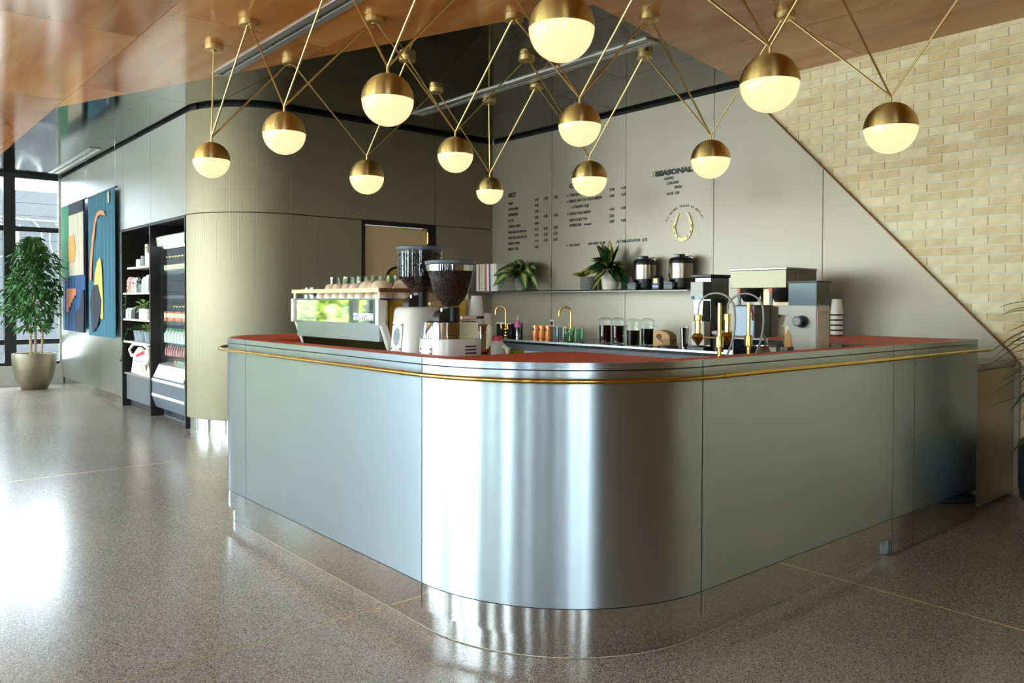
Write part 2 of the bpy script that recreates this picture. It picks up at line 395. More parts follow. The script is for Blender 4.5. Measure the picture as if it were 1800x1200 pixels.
# door in the ribbed wall
dr = struct('door_1', (4.72, 7.45, 0), 'tan flush door with dark frame in the ribbed wall')
M_door = pm('tan_metal_door', (220, 190, 150), .4, .3, rvary=.05, vscale=2)
MB().box(4.252, 4.288, 7.44, 7.56, 0, 2.142).build('door_frame', M_bronze, dr); MB().box(5.10, 5.198, 7.445, 7.56, 0, 2.142).build('door_frame', M_bronze, dr)
MB().box(4.288, 5.10, 7.44, 7.56, 2.10, 2.142).build('door_frame', M_bronze, dr)
leaf = MB().box(4.292, 5.096, 7.475, 7.52, .01, 2.095).build('door_leaf', M_door, dr)
MB().tube([(5.098, 7.46, 1.93), (5.098, 7.46, 2.06)], .014, 10).build('hinge', M_brassp, dr, smooth=True)
MB().tube([(5.098, 7.46, 1.0), (5.098, 7.46, 1.13)], .014, 10).build('hinge', M_brassp, dr, smooth=True)
MB().box(4.75, 5.05, 7.462, 7.478, 2.075, 2.092).build('door_closer', M_brassp, dr)
sg = thing('door_sign', 'round dark-rimmed window sign with gold horseshoe on the tan door', 'sign')
MB().lathe([(.148, -.006), (.148, .006), (.122, .006)], 40).build('rim', M_bronze, sg, smooth=True)
MB().lathe([(.123, -.001), (.123, .008)], 40).build('disc', pm('gold_disc', (214, 172, 84), .45, .3), sg)
hs = [(math.sin(t)*.052*(1 if abs(t) < 2 else .85), -math.cos(t)*.07, .010) for t in [(-2.65+5.3*i/24) for i in range(25)]]
MB().tube(hs, .011, 8).build('horseshoe', pm('dark_gold', (96, 64, 26), .5), sg, smooth=True)
sg.rotation_euler = (PI/2, 0, 0); sg.location = (4.70, 7.468, 1.52)
# ---- right wall: cream bricks, taupe cladding cut along a diagonal
wr = struct('wall_right', label='cream brick wall partly clad in taupe metal panels cut on a diagonal')
MB().box(6.074, 6.3, YS, 7.6, 0, CZ+.02).build('mortar_bed', M_mortar, wr)
def diag(yv): return .916+(yv-1.895)*1.046
me_b = {}
def brick_mesh(key, L, H):
    if key not in me_b:
        m = MB(); m.box(0, .012, -L/2, L/2, 0, H); me = bpy.data.meshes.new('brick'); me.from_pydata(m.v, [], m.f); me.materials.append(M_brick); me_b[key] = me
    return me_b[key]
rows = []; z = CZ-.032
rows.append((z, .031)); z -= .0666
while z > -.06: rows.append((max(z, 0), .0566 if z >= 0 else z+.0566)); z -= .0666
cand = []
for k, (z, H) in enumerate(rows):
    if H < .01: continue
    y = 7.3 - (k % 2)*.1025 + random.uniform(-.006, .006)
    while y > YS+.1:
        cand.append((y, z, H, k)); y -= .205
vis = [c for c in cand if c[0] < 4.2 and (c[0] < 1.98 or c[1]+c[2] > diag(c[0]-.1)) and not (c[1] < .88 and c[0] > 1.98)]
near = [c for c in vis if c[0] > 1.62]; near.sort(key=lambda c: c[0] < 1.85)
near = near[:300]; nset = set(near)
for y, z, H, k in near:
    o = link('brick', brick_mesh(round(H, 4), .195, H), wr); o.location = (6.0655+random.uniform(-.002, .002), y, z)
rest = MB()
for c in vis:
    if c in nset: continue
    rest.box(6.066, 6.078, c[0]-.0975, c[0]+.0975, c[1], c[1]+c[2])
tag(rest.build('bricks', M_brick, wr), None, None, kind='stuff')
nD = (-1.046, 1.0)  # (y, z): keep below the diagonal
for a, b in ((7.45, 6.42), (6.42, 5.346), (5.346, 4.303), (4.303, 3.265), (3.265, 1.86)):
    P = clip([(b+g, .0), (a-g, .0), (a-g, 3.155), (b+g, 3.155)], (1.046, -1.0), 1.046*1.895-.916)
    MB().prism(P, 6.026, 6.062, 'x').build('cladding_panel', M_taupe, wr)
# copper-coloured edge strip on the diagonal
dd = Vector((0, 1, 1.046)).normalized(); e0 = Vector((6.024, 1.895, .916)); e1 = Vector((6.024, 4.035, 3.155)); nn = Vector((0, -dd.z, dd.y))*.006
MB().add([e0, e1, e1+nn, e0+nn]+[Vector(p)+Vector((.04,0,0)) for p in (e0, e1, e1+nn, e0+nn)], [(0,1,2,3),(7,6,5,4),(0,4,5,1),(1,5,6,2),(2,6,7,3),(3,7,4,0)]).build('edge_strip', pm('copper_edge', (120, 84, 52), .4, .8), wr)
# dark reveal along the ceiling
MB().box(6.045, 6.07, 4.03, 7.45, 3.155, CZ).box(2.74, 2.76, 8.2, 14.0, 3.155, CZ).slab(wpath(.045, 'corner'), wpath(.06, 'corner'), 3.15, CZ).box(3.46, 6.05, 7.495, 7.51, 3.155, CZ).build('trim_1', M_reveal, None)
bpy.data.objects['trim_1']['kind'] = 'structure'
# ---- window walls
def window(name, axis, a, b, fixed, sgn, muls, lab):
    w = struct(name, label=lab)
    def bx(m, p0, p1, d0, d1, z0, z1):
        q0, q1 = sorted((fixed+sgn*d0, fixed+sgn*d1))
        return m.box(p0, p1, q0, q1, z0, z1) if axis == 'x' else m.box(q0, q1, p0, p1, z0, z1)
    bx(MB(), a, b, -.1, .16, 0, .30).build('concrete_curb', M_concrete, w)
    for z0, z1 in ((.30, .345), (.615, .69), (2.325, 2.40), (3.13, CZ)):
        bx(MB(), a, b, -.03, .07, z0, z1).build('transom', M_frame, w)
    for m in muls: bx(MB(), m-.075, m+.075, -.06, .09, .30, CZ).build('mullion', M_frame, w)
    ms = sorted([a]+list(muls)+[b])
    for i in range(len(ms)-1):
        if ms[i+1]-ms[i] < .2: continue
        for z0, z1 in ((.345, .615), (.69, 2.325), (2.40, 3.13)):
            bx(MB(), ms[i]+.02, ms[i+1]-.02, .018, .024, z0, z1).build('pane', M_pane, w)
    return w
window('window_1', 'x', XW, 2.70, YW, 1, [2.03-1.52*k for k in range(5)], 'tall black-framed window wall behind the potted tree')
window('window_2', 'y', YS, YW, XW, -1, [-4.2, -2.4, -.6, 1.2, 3.0, 4.8, 6.6, 8.4, 10.2, 12.0, 13.9], 'long black-framed shopfront window wall')
window('window_3', 'x', XW, -.4, YS, -1, [-4.3, -2.9, -1.5, -.5], 'black-framed window behind the viewer')
ws = struct('wall_added_piers', label='dark piers added between the shopfront windows to stripe reflections')
M_pier = pm('dark_stripe_pier', (52, 55, 60), .5)  # unseen piers added to put dark stripes into the counter corner's reflections
for a, b in ((YS, -4.3), (-3.8, -2.4), (-2.1, -.9), (-.5, .7), (1.1, 1.9), (2.3, 3.2), (5.6, 6.1), (9.6, 10.1)): MB().box(XW-.1, XW+.12, a, b, 0, CZ).build('stripe_pier', M_pier, ws)
for a, b in ((XW+.1, -3.7), (-3.1, -2.3), (-1.75, -.4)): MB().box(a, b, YS-.1, YS+.12, 0, CZ).build('stripe_pier', M_pier, ws)
wb = struct('wall_behind', label='warm tan wall behind the viewer')
MB().box(-.4, 6.3, YS-.2, YS, 0, CZ+.02).build('plaster', pm('tan_plaster', (190, 156, 112), .7), wb)
MB().box(-.4, 6.06, YS, YS+.02, 0, .1).build('skirting', M_bronze, wb)

# ---- outside
M_pave = pm('pale_pavement', (196, 192, 184), .85, vary=.08, vscale=.6)
o = MB().box(-70, 60, -60, 80, -.25, -.12).build('ground', M_pave); o['kind'] = 'structure'; o['label'] = 'pale pavement outside the windows'
ob = thing('neighbour_building', 'grey clad building with cables outside the far window', 'building', (1.0, 21.0, -.12))
M_clad = pm('grey_cladding', (31, 33, 35), .8, vary=.06, vscale=2)
for i in range(14):
    MB().box(-9, 14, 20.0-.004*(i % 2), 21.5, -.12+i*.27, -.12+(i+1)*.27-.006).build('cladding_board', M_clad, ob)
tb_ = thing('added_building', 'tall blue-grey building added beyond the far window to dim reflections', 'building', (-6.0, 24.0, -.12))
M_tall = pm('blue_grey_render', (146, 160, 170), .8)
MB().box(-16, .4, 22.5, 26, -.12, 9.0).build('facade', M_tall, tb_)  # unseen block added to tone down sky reflections in counter and floor
for fx in range(7):
    for fz in range(3): MB().box(-15+fx*2.1, -13.8+fx*2.1, 22.47, 22.5, 1.0+fz*2.7, 2.6+fz*2.7).build('facade_window', M_blackgloss, tb_)
cab = MB()
cab.tube([(-3, 19.93, 3.28), (1, 19.93, 3.18), (3.2, 19.93, 3.02), (6, 19.93, 3.0)], .009, 6)
cab.tube([(-3, 19.9, 3.02), (2.6, 19.9, 2.92), (3.3, 19.9, 2.8), (6, 19.9, 2.95)], .008, 6)
for (x, y0, y1, w_) in ((2.7, 2.98, 2.2, .25), (3.2, 3.05, 2.0, .3), (3.75, 2.95, 2.3, .2)):
    cab.tube([(x+w_*math.sin(t)*(1 if t < PI else .6), 19.9, y0-(y0-y1)*(1-math.cos(t))/2) for t in [2*PI*i/16 for i in range(15)]], .008, 6)
cab.build('cables', M_paper, ob, smooth=True)
MB().box(2.85, 3.05, 19.86, 19.99, 2.5, 2.75).build('junction_box', M_paper, ob)
def leafcard(m, p, d, L, Wd, droop=.2, roll=0, segs=4, fold=.15):
    d = Vector(d).normalized(); side = d.cross(Vector((0,0,1)))
    side = side.normalized() if side.length > 1e-4 else Vector((1,0,0))
    nrm = side.cross(d).normalized()
    side = (side*math.cos(roll)+nrm*math.sin(roll)); nrm = side.cross(d).normalized()
    b = len(m.v); vs = []; fs = []
    for i in range(segs+1):
        t = i/segs; c = Vector(p)+d*L*t+Vector((0,0,-1))*droop*L*t*t
        w = Wd*(math.sin(PI*min(1, t*.93+.05))**.8)*.5
        for s_ in (-1, 0, 1):
            m.uv[b+len(vs)] = (s_, t); vs.append(c+side*w*s_+nrm*(abs(s_)*fold*w))
    for i in range(segs):
        for k in (0, 1): fs.append((i*3+k, i*3+k+1, i*3+k+4, i*3+k+3))
    m.add(vs, fs)
M_leaf_out = pm('sunny_foliage', (136, 150, 52), .6, rnd=.2)
M_trunk = pm('bark', (92, 74, 54), .9)
for i, (x, y, h_, ts_, lab) in enumerate(((-10.5, 1.5, 4.2, 1.5, 'yellow-green street tree outside the shopfront window'), (-11.2, 6.0, 4.6, 1.5, 'tall yellow-green tree outside the middle of the shopfront window'), (-10.2, 10.5, 3.9, 1.5, 'short yellow-green tree outside the shopfront window'), (-3.4, 17.0, 1.75, .8, 'low sunlit shrub outside the left part of the far window'), (-5.3, 17.6, 1.8, .8, 'low sunlit shrub at the far left corner outside'))):
    tr = thing('street_tree', lab, 'tree', (x, y, -.12), 'trees outside the shopfront')
    MB().tube([(x, y, -.12), (x+.05, y, .6), (x, y+.1, h_-.5)], [.1, .08, .04], 8).build('trunk', M_trunk, tr, smooth=True)
    fol = MB()
    for k in range(1500):
        a = random.uniform(0, 2*PI); rr = random.random()**.5*ts_; zz = random.uniform(-1, 1)
        p = (x+rr*math.cos(a)*math.sqrt(1-zz*zz*.8), y+rr*math.sin(a)*math.sqrt(1-zz*zz*.8), h_-ts_*.95+zz*ts_)
        leafcard(fol, p, (random.uniform(-1,1), random.uniform(-1,1), random.uniform(-.6,.6)), .26, .16, .1, random.uniform(0, 3), 2)
    tag(fol.build('foliage', M_leaf_out, tr), None, None, kind='stuff')

# ================================================================== THE COUNTER
CX, CY, CT = 1.743, 1.83, 1.07
CR, CC = .76, (2.503, 2.59)
ER, EC = .48, (2.223, 4.51)
EY = EC[1]+ER
XE = 5.205
def cpath(d, seg, s=0):
    if seg == 'end': return [(2.5, EY+d)]+arc(EC[0], EC[1], ER+d, 90, 180, 14)+[(CX-d, 4.33+s)]
    if seg == 'left': return [(CX-d, 4.33-s), (CX-d, CC[1]+s)]
    if seg == 'corner': return arc(CC[0], CC[1], CR+d, 180 if not s else 180.2, 270 if not s else 269.8, 28)
    if seg == 'right': return [(CC[0]+s, CY-d), (4.10-s, CY-d)]
    if seg == 'gate1': return [(4.10+s, CY-d), (4.345-s, CY-d)]
    if seg == 'gate2': return [(4.345+s, CY-d), (XE, CY-d)]
ctr = thing('service_counter', 'L-shaped brushed aluminium service counter with red top and brass rail', 'counter', (2.4, 2.5, 0))
SEGS = ('end', 'left', 'corner', 'right')
for sgm in SEGS:
    s = .0022
    MB().slab(cpath(0, sgm, s), cpath(-.03, sgm, s), .19, 1.040).build('front_panel', M_panel, ctr, smooth=True)
    MB().slab(cpath(0, sgm, s), cpath(-.03, sgm, s), .088, .187).build('polished_band', M_polish, ctr, smooth=True)
    MB().slab(cpath(.0, sgm, s), cpath(-.012, sgm, s), 1.0445, CT-.0005).build('edge_band', M_panel, ctr, smooth=True)
    MB().slab(cpath(-.03, sgm), cpath(-.045, sgm), 0, CT-.019).build('core_shell', pm('cream_liner', (214, 204, 172), .5), ctr, smooth=True)
    MB().slab(cpath(-.0285, sgm), cpath(-.0298, sgm), 1.03, CT-.019).build('groove_backing', M_reveal, ctr, smooth=True)
    MB().slab(cpath(-.026, sgm), cpath(-.0295, sgm), 0.004, .088).build('kick_plate', M_polish, ctr, smooth=True)
for sgm in ('gate1', 'gate2'):
    s = .0022
    MB().slab(cpath(0, sgm, s), cpath(-.03, sgm, s), .186, 1.040).build('gate_panel', M_panel, ctr)
    MB().slab(cpath(0, sgm, s), cpath(-.03, sgm, s), .008, .183).build('polished_band', M_polish, ctr)
    MB().slab(cpath(0, sgm, s), cpath(-.012, sgm, s), 1.0445, CT-.0005).build('edge_band', M_panel, ctr)
MB().box(XE-.03, XE, CY+.03, 2.75, .008, 1.04).box(XE-.012, XE, CY+.012, 2.75, 1.0445, CT-.0005).build('end_panel', M_panel, ctr)
MB().box(4.07, 4.098, CY+.004, CY+.06, .004, .19).build('kick_end', M_steel, ctr)
MB().box(4.09, 4.12, CY+.05, 2.75, .02, 1.03).box(4.09, XE-.03, 2.72, 2.75, .02, 1.03).build('inner_panel', M_cream, ctr)
# red top: ledge, corner slab, far end, peninsula
top = MB(); z0, z1 = CT-.018, CT
far = [(2.5, EY-.012)]+arc(EC[0], EC[1], ER-.012, 90, 180, 14)+[(CX+.012, 4.28), (2.5, 4.28)]
top.prism(far, z0, z1)
top.box(CX+.012, 1.852, CC[1], 4.28, z0, z1)
inn = [(CX+.012, CC[1])]+arc(CC[0], CC[1], CR-.012, 180, 270, 28)[1:]+[(CC[0], 1.93), (2.47, 1.93)]+[(2.47, 2.30)]+arc(2.33, 2.40, .14, 0, 90, 8)+[(1.852, 2.54), (1.852, CC[1])]
top.prism(inn, z0, z1)
top.box(CC[0], 4.09, CY+.012, 1.93, z0, z1)
top.box(4.0935, XE-.012, CY+.012, 2.75, z0, z1)
top.build('countertop', M_red, ctr)
MB().box(4.09, 4.0935, CY, 2.75, CT-.04, CT+.0005).build('top_joint', M_chrome, ctr)
wk = MB().box(1.80, 2.5, 2.56, 4.27, .83, .87).box(2.48, 4.085, 1.90, 2.56, .83, .87)
wk.build('work_surface', M_steel, ctr)
MB().box(2.44, 2.48, 2.56, 4.95, 0, .83).box(2.5, 4.06, 2.50, 2.54, .02, .83).build('inner_cabinet', M_bronze, ctr)
# brass rail
rp = []
for sgm in SEGS: rp += cpath(.046, sgm)
rp += [(XE+.04, CY-.046)]
MB().tube([(p[0], p[1], 1.008) for p in rp[1:]], .0095, 12).build('brass_rail', M_brassp, ctr, smooth=True)
for (x, y, dx, dy) in [(CX, 4.2, -1, 0), (CX, 3.6, -1, 0), (CX, 3.0, -1, 0), (2.66, CY, 0, -1), (3.35, CY, 0, -1), (4.06, CY, 0, -1), (5.0, CY, 0, -1)]+[(CC[0]+CR*math.cos(a), CC[1]+CR*math.sin(a), math.cos(a), math.sin(a)) for a in (PI*1.12, PI*1.25, PI*1.38)]:
    MB().tube([(x, y, 1.008), (x+dx*.046, y+dy*.046, 1.008)], .006, 8).build('rail_bracket', M_brassp, ctr, smooth=True)
for (x, y, dx, dy) in ((CX-.046, 2.66, 0, 1), (2.58, CY-.046, 1, 0), (4.42, CY-.046, 1, 0)):
    MB().tube([(x-dx*.012, y-dy*.012, 1.008), (x+dx*.012, y+dy*.012, 1.008)], .0112, 12).build('rail_joint', M_brassp, ctr, smooth=True)

# ================================================================== BACK BAR
bar = thing('back_bar', 'black stone worktop back bar with steel-edged doors along the menu wall', 'counter', (5.5, 4.6, 0))
BX = 5.215
MB().box(BX, 6.024, 1.885, 7.43, .865, .905).build('worktop', M_blackgloss, bar, bevel=.003)
MB().box(BX-.004, 6.02, 1.88, 1.884, .875, .912).box(BX-.006, BX, 1.88, 7.4, .888, .905).build('worktop_edge', M_steel, bar)
MB().box(BX+.04, 6.02, 1.892, 1.91, .02, .862).build('end_panel', pm('tan_steel', (176, 160, 134), .3, .9, rvary=.06), bar)
for i in range(8):
    ya = 1.93+i*.68
    MB().box(BX+.03, BX+.06, ya+.008, ya+.672, .12, .80).build('cabinet_door', M_blackgloss if i % 2 else M_steel, bar)
    MB().box(BX+.012, BX+.03, ya+.02, ya+.66, .77, .80).build('door_pull', M_steel, bar)
MB().box(BX+.06, 6.02, 1.915, 7.42, .02, .862).build('carcass', M_black, bar)
sh = thing('wall_shelf', 'thin grey metal wall shelf below the menu lettering', 'shelf', (5.87, 5.9, 1.395))
MB().box(5.73, 6.024, 4.36, 7.445, 1.397, 1.405).box(5.73, 5.734, 4.36, 7.445, 1.385, 1.405).build('shelf_board', M_bronze if False else pm('shelf_metal', (120, 116, 106), .4, .6), sh)
MB().box(6.018, 6.024, 4.36, 7.445, 1.385, 1.397).build('wall_cleat', M_taupe, sh)

# ================================================================== PENDANT LIGHTS
can = {'a': (2.183, 6.006), 'b': (2.170, 5.323), 'c': (2.771, 5.965), 'd': (2.788, 4.716), 'e': (3.426, 5.298), 'f': (4.128, 5.914), 'g': (4.727, 5.906), 'h': (3.467, 4.071),
       'i': (4.119, 4.678), 'j': (4.716, 5.227), 'k': (4.140, 3.475), 'l': (4.752, 4.034), 'm': (4.798, 2.878),
       'n': (2.17, 4.09), 'o': (2.80, 3.48), 'p': (2.17, 2.87), 'q': (2.80, 2.26), 'r': (3.46, 2.87), 's': (4.13, 2.26), 't': (3.46, 1.65), 'u': (4.80, 1.66), 'v': (2.17, 1.65)}
clab = dict(a='leftmost', b='second from the left', c='third from the left, above the rounded wall corner', d='fourth from the left, on bare plywood', e='fifth from the left, half hidden behind a rod',
            f='at the left tip of the long air slot', g='lowest of all, straight above the smallest globe', h='on the plywood edge left of the top cropped globe', i='lying just above the long air slot',
            j='right of the lowest canopy, below the long air slot', k='on red plywood right of the dark ceiling wedge', l='at the right tip of the long air slot', m='rightmost, in front of the brick wall')
cproto = None
for k, (x, y) in can.items():
    lab = 'round brass ceiling canopy, '+clab[k] if k in clab else 'round brass ceiling canopy above the top edge of the photo'
    if cproto is None:
        cproto = thing('ceiling_canopy', lab, 'light canopy', (0, 0, 0), 'brass ceiling canopies')
        MB().lathe([(.062, -.040), (.064, -.038), (.064, -.001), (.062, 0)], 32).build('canopy_cup', M_brass, cproto, smooth=True)
        MB().lathe([(.016, -.046), (.020, -.040)], 16).build('rod_collar', M_brass, cproto, smooth=True)
        place(cproto, (x, y, CZ)); 
    else: dup(cproto, (x, y, CZ), 0, lab)
globes = [('leftmost, in front of the rounded wall corner', (2.076, 5.767, 2.292), 1.040, 31.2, 'abc'),
          ('second from the left, over the far end of the counter', (2.081, 4.569, 2.294), 1.035, 37.1, 'bnd'),
          ('low one in front of the ribbed wall left of the door', (3.038, 5.247, 2.208), 1.133, 30.0, 'cef'),
          ('large one left of centre above the coffee grinders', (2.076, 3.385, 2.269), 1.035, 45.7, 'nop'),
          ('hanging just left of the smallest globe in the wall corner', (3.373, 4.594, 2.325), 1.022, 31.5, 'dehi'),
          ('smallest, copper-toned, in the inner wall corner', (4.668, 5.816, 2.316), 1.016, 24.0, 'fgj'),
          ('largest, cropped by the top edge', (2.148, 2.238, 2.338), 1.0, 58.0, 'pqv'),
          ('centre one directly above another globe', (3.408, 3.392, 2.34), 1.015, 37.4, 'hokr'),
          ('lower globe covering the COLD heading of the menu', (4.161, 4.04, 2.173), 1.143, 31.0, 'ijl'),
          ('beside the SEASONAL lettering', (4.441, 3.199, 2.233), 1.077, 33.7, 'klm'),
          ('big one at the top of the diagonal brick edge', (3.147, 1.959, 2.249), 1.10, 50.8, 'rqst'),
          ('rightmost, in front of the cream bricks', (4.053, 1.84, 2.162), 1.19, 44.5, 'msu')]
Cc = Vector((0, 0, 1.287))
for lab, q, fct, rpx, cs in globes:
    P = Cc+(Vector(q)-Cc)*fct; r = .127*fct
    pd = thing('pendant_light', 'opal globe pendant, '+lab, 'pendant light', P, 'globe pendants over the bar')
    MB().ball(P, r, 40, 16, 0, PI/2).build('opal_diffuser', M_globe, pd, smooth=True)
    MB().ball(P, r*1.008, 40, 16, PI/2-.02, PI).build('brass_cap', M_cap, pd, smooth=True)
    hub = P+Vector((0, 0, r+.036))
    MB().tube([P+Vector((0, 0, r-.004)), hub], .0075, 10).build('stem', M_brass, pd, smooth=True)
    for k in cs:
        c = can[k]; dv = (Vector((P.x, P.y, 0))-Vector((c[0], c[1], 0)))
        dv = dv.normalized()*.022 if dv.length > .05 else Vector((0,0,0))
        MB().tube([hub, Vector((c[0], c[1], CZ-.035))+dv], .0062, 8).build('rod', M_brass, pd, smooth=True)

# ---- ceiling air slots
def slot(x0, x1, y0, y1, lab):
    t = thing('air_slot', lab, 'air vent', ((x0+x1)/2, (y0+y1)/2, CZ-.012), 'linear ceiling air slots')
    w = (x1-x0)*.36; zz = (CZ-.012, CZ)
    MB().box(x0, x0+w, y0, y1, *zz).build('frame_rail', pm('slot_aluminium', (176, 172, 166), .4, .6), t); MB().box(x1-w, x1, y0, y1, *zz).build('frame_rail', MC['slot_aluminium'], t)
    MB().box(x0+w, x1-w, y0, y0+.03, *zz).box(x0+w, x1-w, y1-.03, y1, *zz).build('frame_end', MC['slot_aluminium'], t)
    MB().box(x0+w, x1-w, y0+.03, y1-.03, CZ-.002, CZ).build('slot_opening', M_black, t)
    k = y0+.5
    while k < y1-.3:
        MB().box(x0+w, x1-w, k, k+.16, CZ-.007, CZ-.002).build('damper', M_grey, t); k += .75
slot(2.43, 2.57, 2.2, 6.75, 'long grey ceiling air slot between plywood sheets, running off the top edge')
slot(4.48, 4.62, 3.79, 6.86, 'long grey air slot across the dark ceiling wedge')
slot(2.46, 2.59, 11.03, 13.57, 'short air slot above the wall hangings')

# ================================================================== MENU LETTERING ON THE TAUPE WALL
XL = 6.0255
def wtext(par, s, y, z, h, width=None, mat=None, name='menu_line', bold=.0011, sx=.62, right=None, align='LEFT'):
    # capital height h, left edge at y, baseline z, on the wall plane
    me = text_mesh(s, h/.70, .0012, 1.0, bold, align); w = max(v.co.x for v in me.vertices)
    k = (width/w) if width else sx
    for v in me.vertices: v.co.x *= k
    o0 = OFF[par.name]
    for v in me.vertices:
        c = v.co.copy(); v.co = Vector((XL-c.z-.0012, y-c.x, z+c.y))-o0
    me.materials.clear(); me.materials.append(mat or M_letter); return link(name, me, par)
hot = thing('hot_menu', 'black HOT drinks list with three price columns on the taupe wall', 'menu', (XL, 6.8, 1.88))
wtext(hot, 'HOT', 7.158, 2.500, .048, .135, bold=.004, name='heading')
HR = [('DRIP', 2.411, .082, '2.50 3.00 3.50'), ('POUR OVER', 2.346, .175, '4.00'), ('ESPRESSO', 2.281, .175, '3.00'), ('LATTE', 2.213, .10, '4.00 4.50 5.00'), ('CAPPUCCINO', 2.146, .215, '4.00'),
      ('WOODBLOCK MOCHA', 2.079, .326, '4.75 5.25 5.75'), ('WOODBLOCK COCOA', 2.013, .326, '3.75 4.25 4.75'), ('SMITH CHAI', 1.948, .20, '3.75 4.25 4.75'), ('SMITH TEA', 1.883, .185, '3.25')]
for s, z, w, pr in HR:
    wtext(hot, s, 7.159, z, .029, w)
    for p, y in zip(pr.split(), (6.701, 6.548, 6.390)): wtext(hot, p, y, z+.006, .028, .064, name='price')
cold = thing('cold_menu', 'black COLD drinks list with prices on the middle of the taupe wall', 'menu', (XL, 5.75, 2.08))
wtext(cold, 'COLD', 6.145, 2.50, .043, .205, bold=.004, name='heading')
for s, z, y, w, pr in (('ORIGINAL', 2.411, 6.144, .20, '3.50 4.50'), ('SMALL BATCH COLD BREW', 2.346, 6.144, .476, '3.50 4.50'), ('ETHIOPIA GUJI', 2.281, 6.095, .235, ''), ('NITRO COLD BREW', 2.212, 6.143, .315, '4.50 5.50'),
                       ('SMITH ICED TEA', 2.144, 6.142, .265, '3.25'), ('KOMBUCHA', 2.088, 6.142, .18, '4.00 5.00')):
    wtext(cold, s, y, z, .028, w)
    if s in ('ORIGINAL', 'SMALL BATCH COLD BREW', 'NITRO COLD BREW'):
        MB().box(XL-.002, XL, 6.164, 6.180, z+.006, z+.022).build('bullet', M_letter, cold)
    for p, yy in zip(pr.split(), (5.564, 5.408)): wtext(cold, p, yy, z+.002, .025, .064, name='price')
wtext(cold, 'ON DRAFT', 5.925, 2.089, .017, .11); MB().box(XL-.002, XL, 6.124, 6.128, 2.288, 2.312).box(XL-.002, XL, 6.100, 6.128, 2.288, 2.292).build('indent_mark', M_letter, cold)
ex = thing('menu_footnote', 'black footnote line ON DRAFT, ADD SHOT, ALT MILK/FLAVOR under the menu', 'menu', (XL, 5.6, 1.875))
MB().box(XL-.002, XL, 6.166, 6.180, 1.885, 1.899).build('bullet', M_letter, ex)
wtext(ex, 'ON DRAFT', 6.141, 1.878, .026, .162); wtext(ex, 'ADD SHOT $1.00', 5.864, 1.880, .026, .244); wtext(ex, 'ALT MILK/FLAVOR  $.75', 5.466, 1.879, .028, .40)
sea = thing('seasonal_menu', 'bold SEASONAL heading with gold stars and soda special', 'menu', (XL, 4.75, 2.29))
wtext(sea, 'SEASONAL', 4.971, 2.490, .044, .439, bold=.005, name='heading')
M_goldl = pm('gold_letter', (186, 168, 124), .45, .6)
for (y, z, w) in ((4.988, 2.555, .022), (5.012, 2.507, .024)):
    P = [(y+w*(1 if k % 2 == 0 else .42)*math.sin(k*PI/5+.2), z+w*(1 if k % 2 == 0 else .42)*math.cos(k*PI/5+.2)) for k in range(10)]
    MB().prism(P, XL-.006, XL, 'x').build('star', M_goldl, sea)
wtext(sea, 'HOPPED', 4.863, 2.440, .026, .115); wtext(sea, 'CASCARA', 4.837, 2.396, .026, .15); wtext(sea, 'SODA', 4.740, 2.350, .026, .086)
wtext(sea, '16 OZ  5.00', 4.836, 2.297, .024, .15)
hsn = thing('horseshoe_sign', 'gold horseshoe wall emblem with GOOD LUCK letters and arched motto', 'sign', (XL, 4.635, 1.855))
pts = []
for i in range(33):
    t = -2.55+5.1*i/32; rr = .088
    y = 4.638-rr*math.sin(t)*(1.12 if abs(t) < 1.9 else 1.0); zz = 1.985-math.cos(t)*(.118 if abs(t) < PI/2 else .15)
    pts.append((y, zz))
shoe = MB(); n = len(pts)
for sgn in (0,):
    vs = []; 
    for i, (y, zz) in enumerate(pts):
        a = Vector(pts[max(i-1, 0)]); b = Vector(pts[min(i+1, n-1)]); d = (b-a).normalized(); q = Vector((-d.y, d.x)); w = .010+.006*math.sin(PI*i/(n-1))
        for k in (-1, 1):
            for xx in (XL-.010, XL): vs.append((xx, y+q.x*w*k, zz+q.y*w*k))
    fs = []
    for i in range(n-1):
        a, b = 4*i, 4*i+4; fs += [(a, b, b+2, a+2), (a, a+1, b+1, b), (a+2, b+2, b+3, a+3)]
    shoe.add(vs, fs+[(0, 2, 3, 1), (4*n-4, 4*n-3, 4*n-1, 4*n-2)])
hb = shoe.build('horseshoe', M_goldl, hsn)
for i in (6, 9, 12, 20, 23, 26):
    y, zz = pts[i]; MB().box(XL-.0115, XL-.0095, y-.004, y+.004, zz-.012, zz+.012).build('nail_hole', M_letter, hb)
for i, ch in enumerate('GOOD'): wtext(hsn, ch, 4.787, 2.035-i*.044, .026, mat=M_goldl, name='letter', sx=.8)
for i, ch in enumerate('LUCK'): wtext(hsn, ch, 4.495, 2.035-i*.046, .026, mat=M_goldl, name='letter', sx=.8)
motto = 'ALL DRINKS PRICED AS BOTTLES'; na = len(motto)
for i, ch in enumerate(motto):
    if ch == ' ': continue
    a = math.radians(152-124*i/(na-1)); cy, cz, R_ = 4.628, 1.945, .225
    me = text_mesh(ch, .030, .001, .62, .0008, 'CENTER'); ang = a-PI/2; o0 = OFF[hsn.name]
    for v in me.vertices:
        c = v.co.copy(); u_ = c.x*math.cos(ang)-c.y*math.sin(ang); w_ = c.x*math.sin(ang)+c.y*math.cos(ang)
        v.co = Vector((XL-c.z-.001, cy-(R_*math.cos(a)+u_), cz+R_*math.sin(a)+w_))-o0
    me.materials.clear(); me.materials.append(M_letter); link('letter', me, hsn)

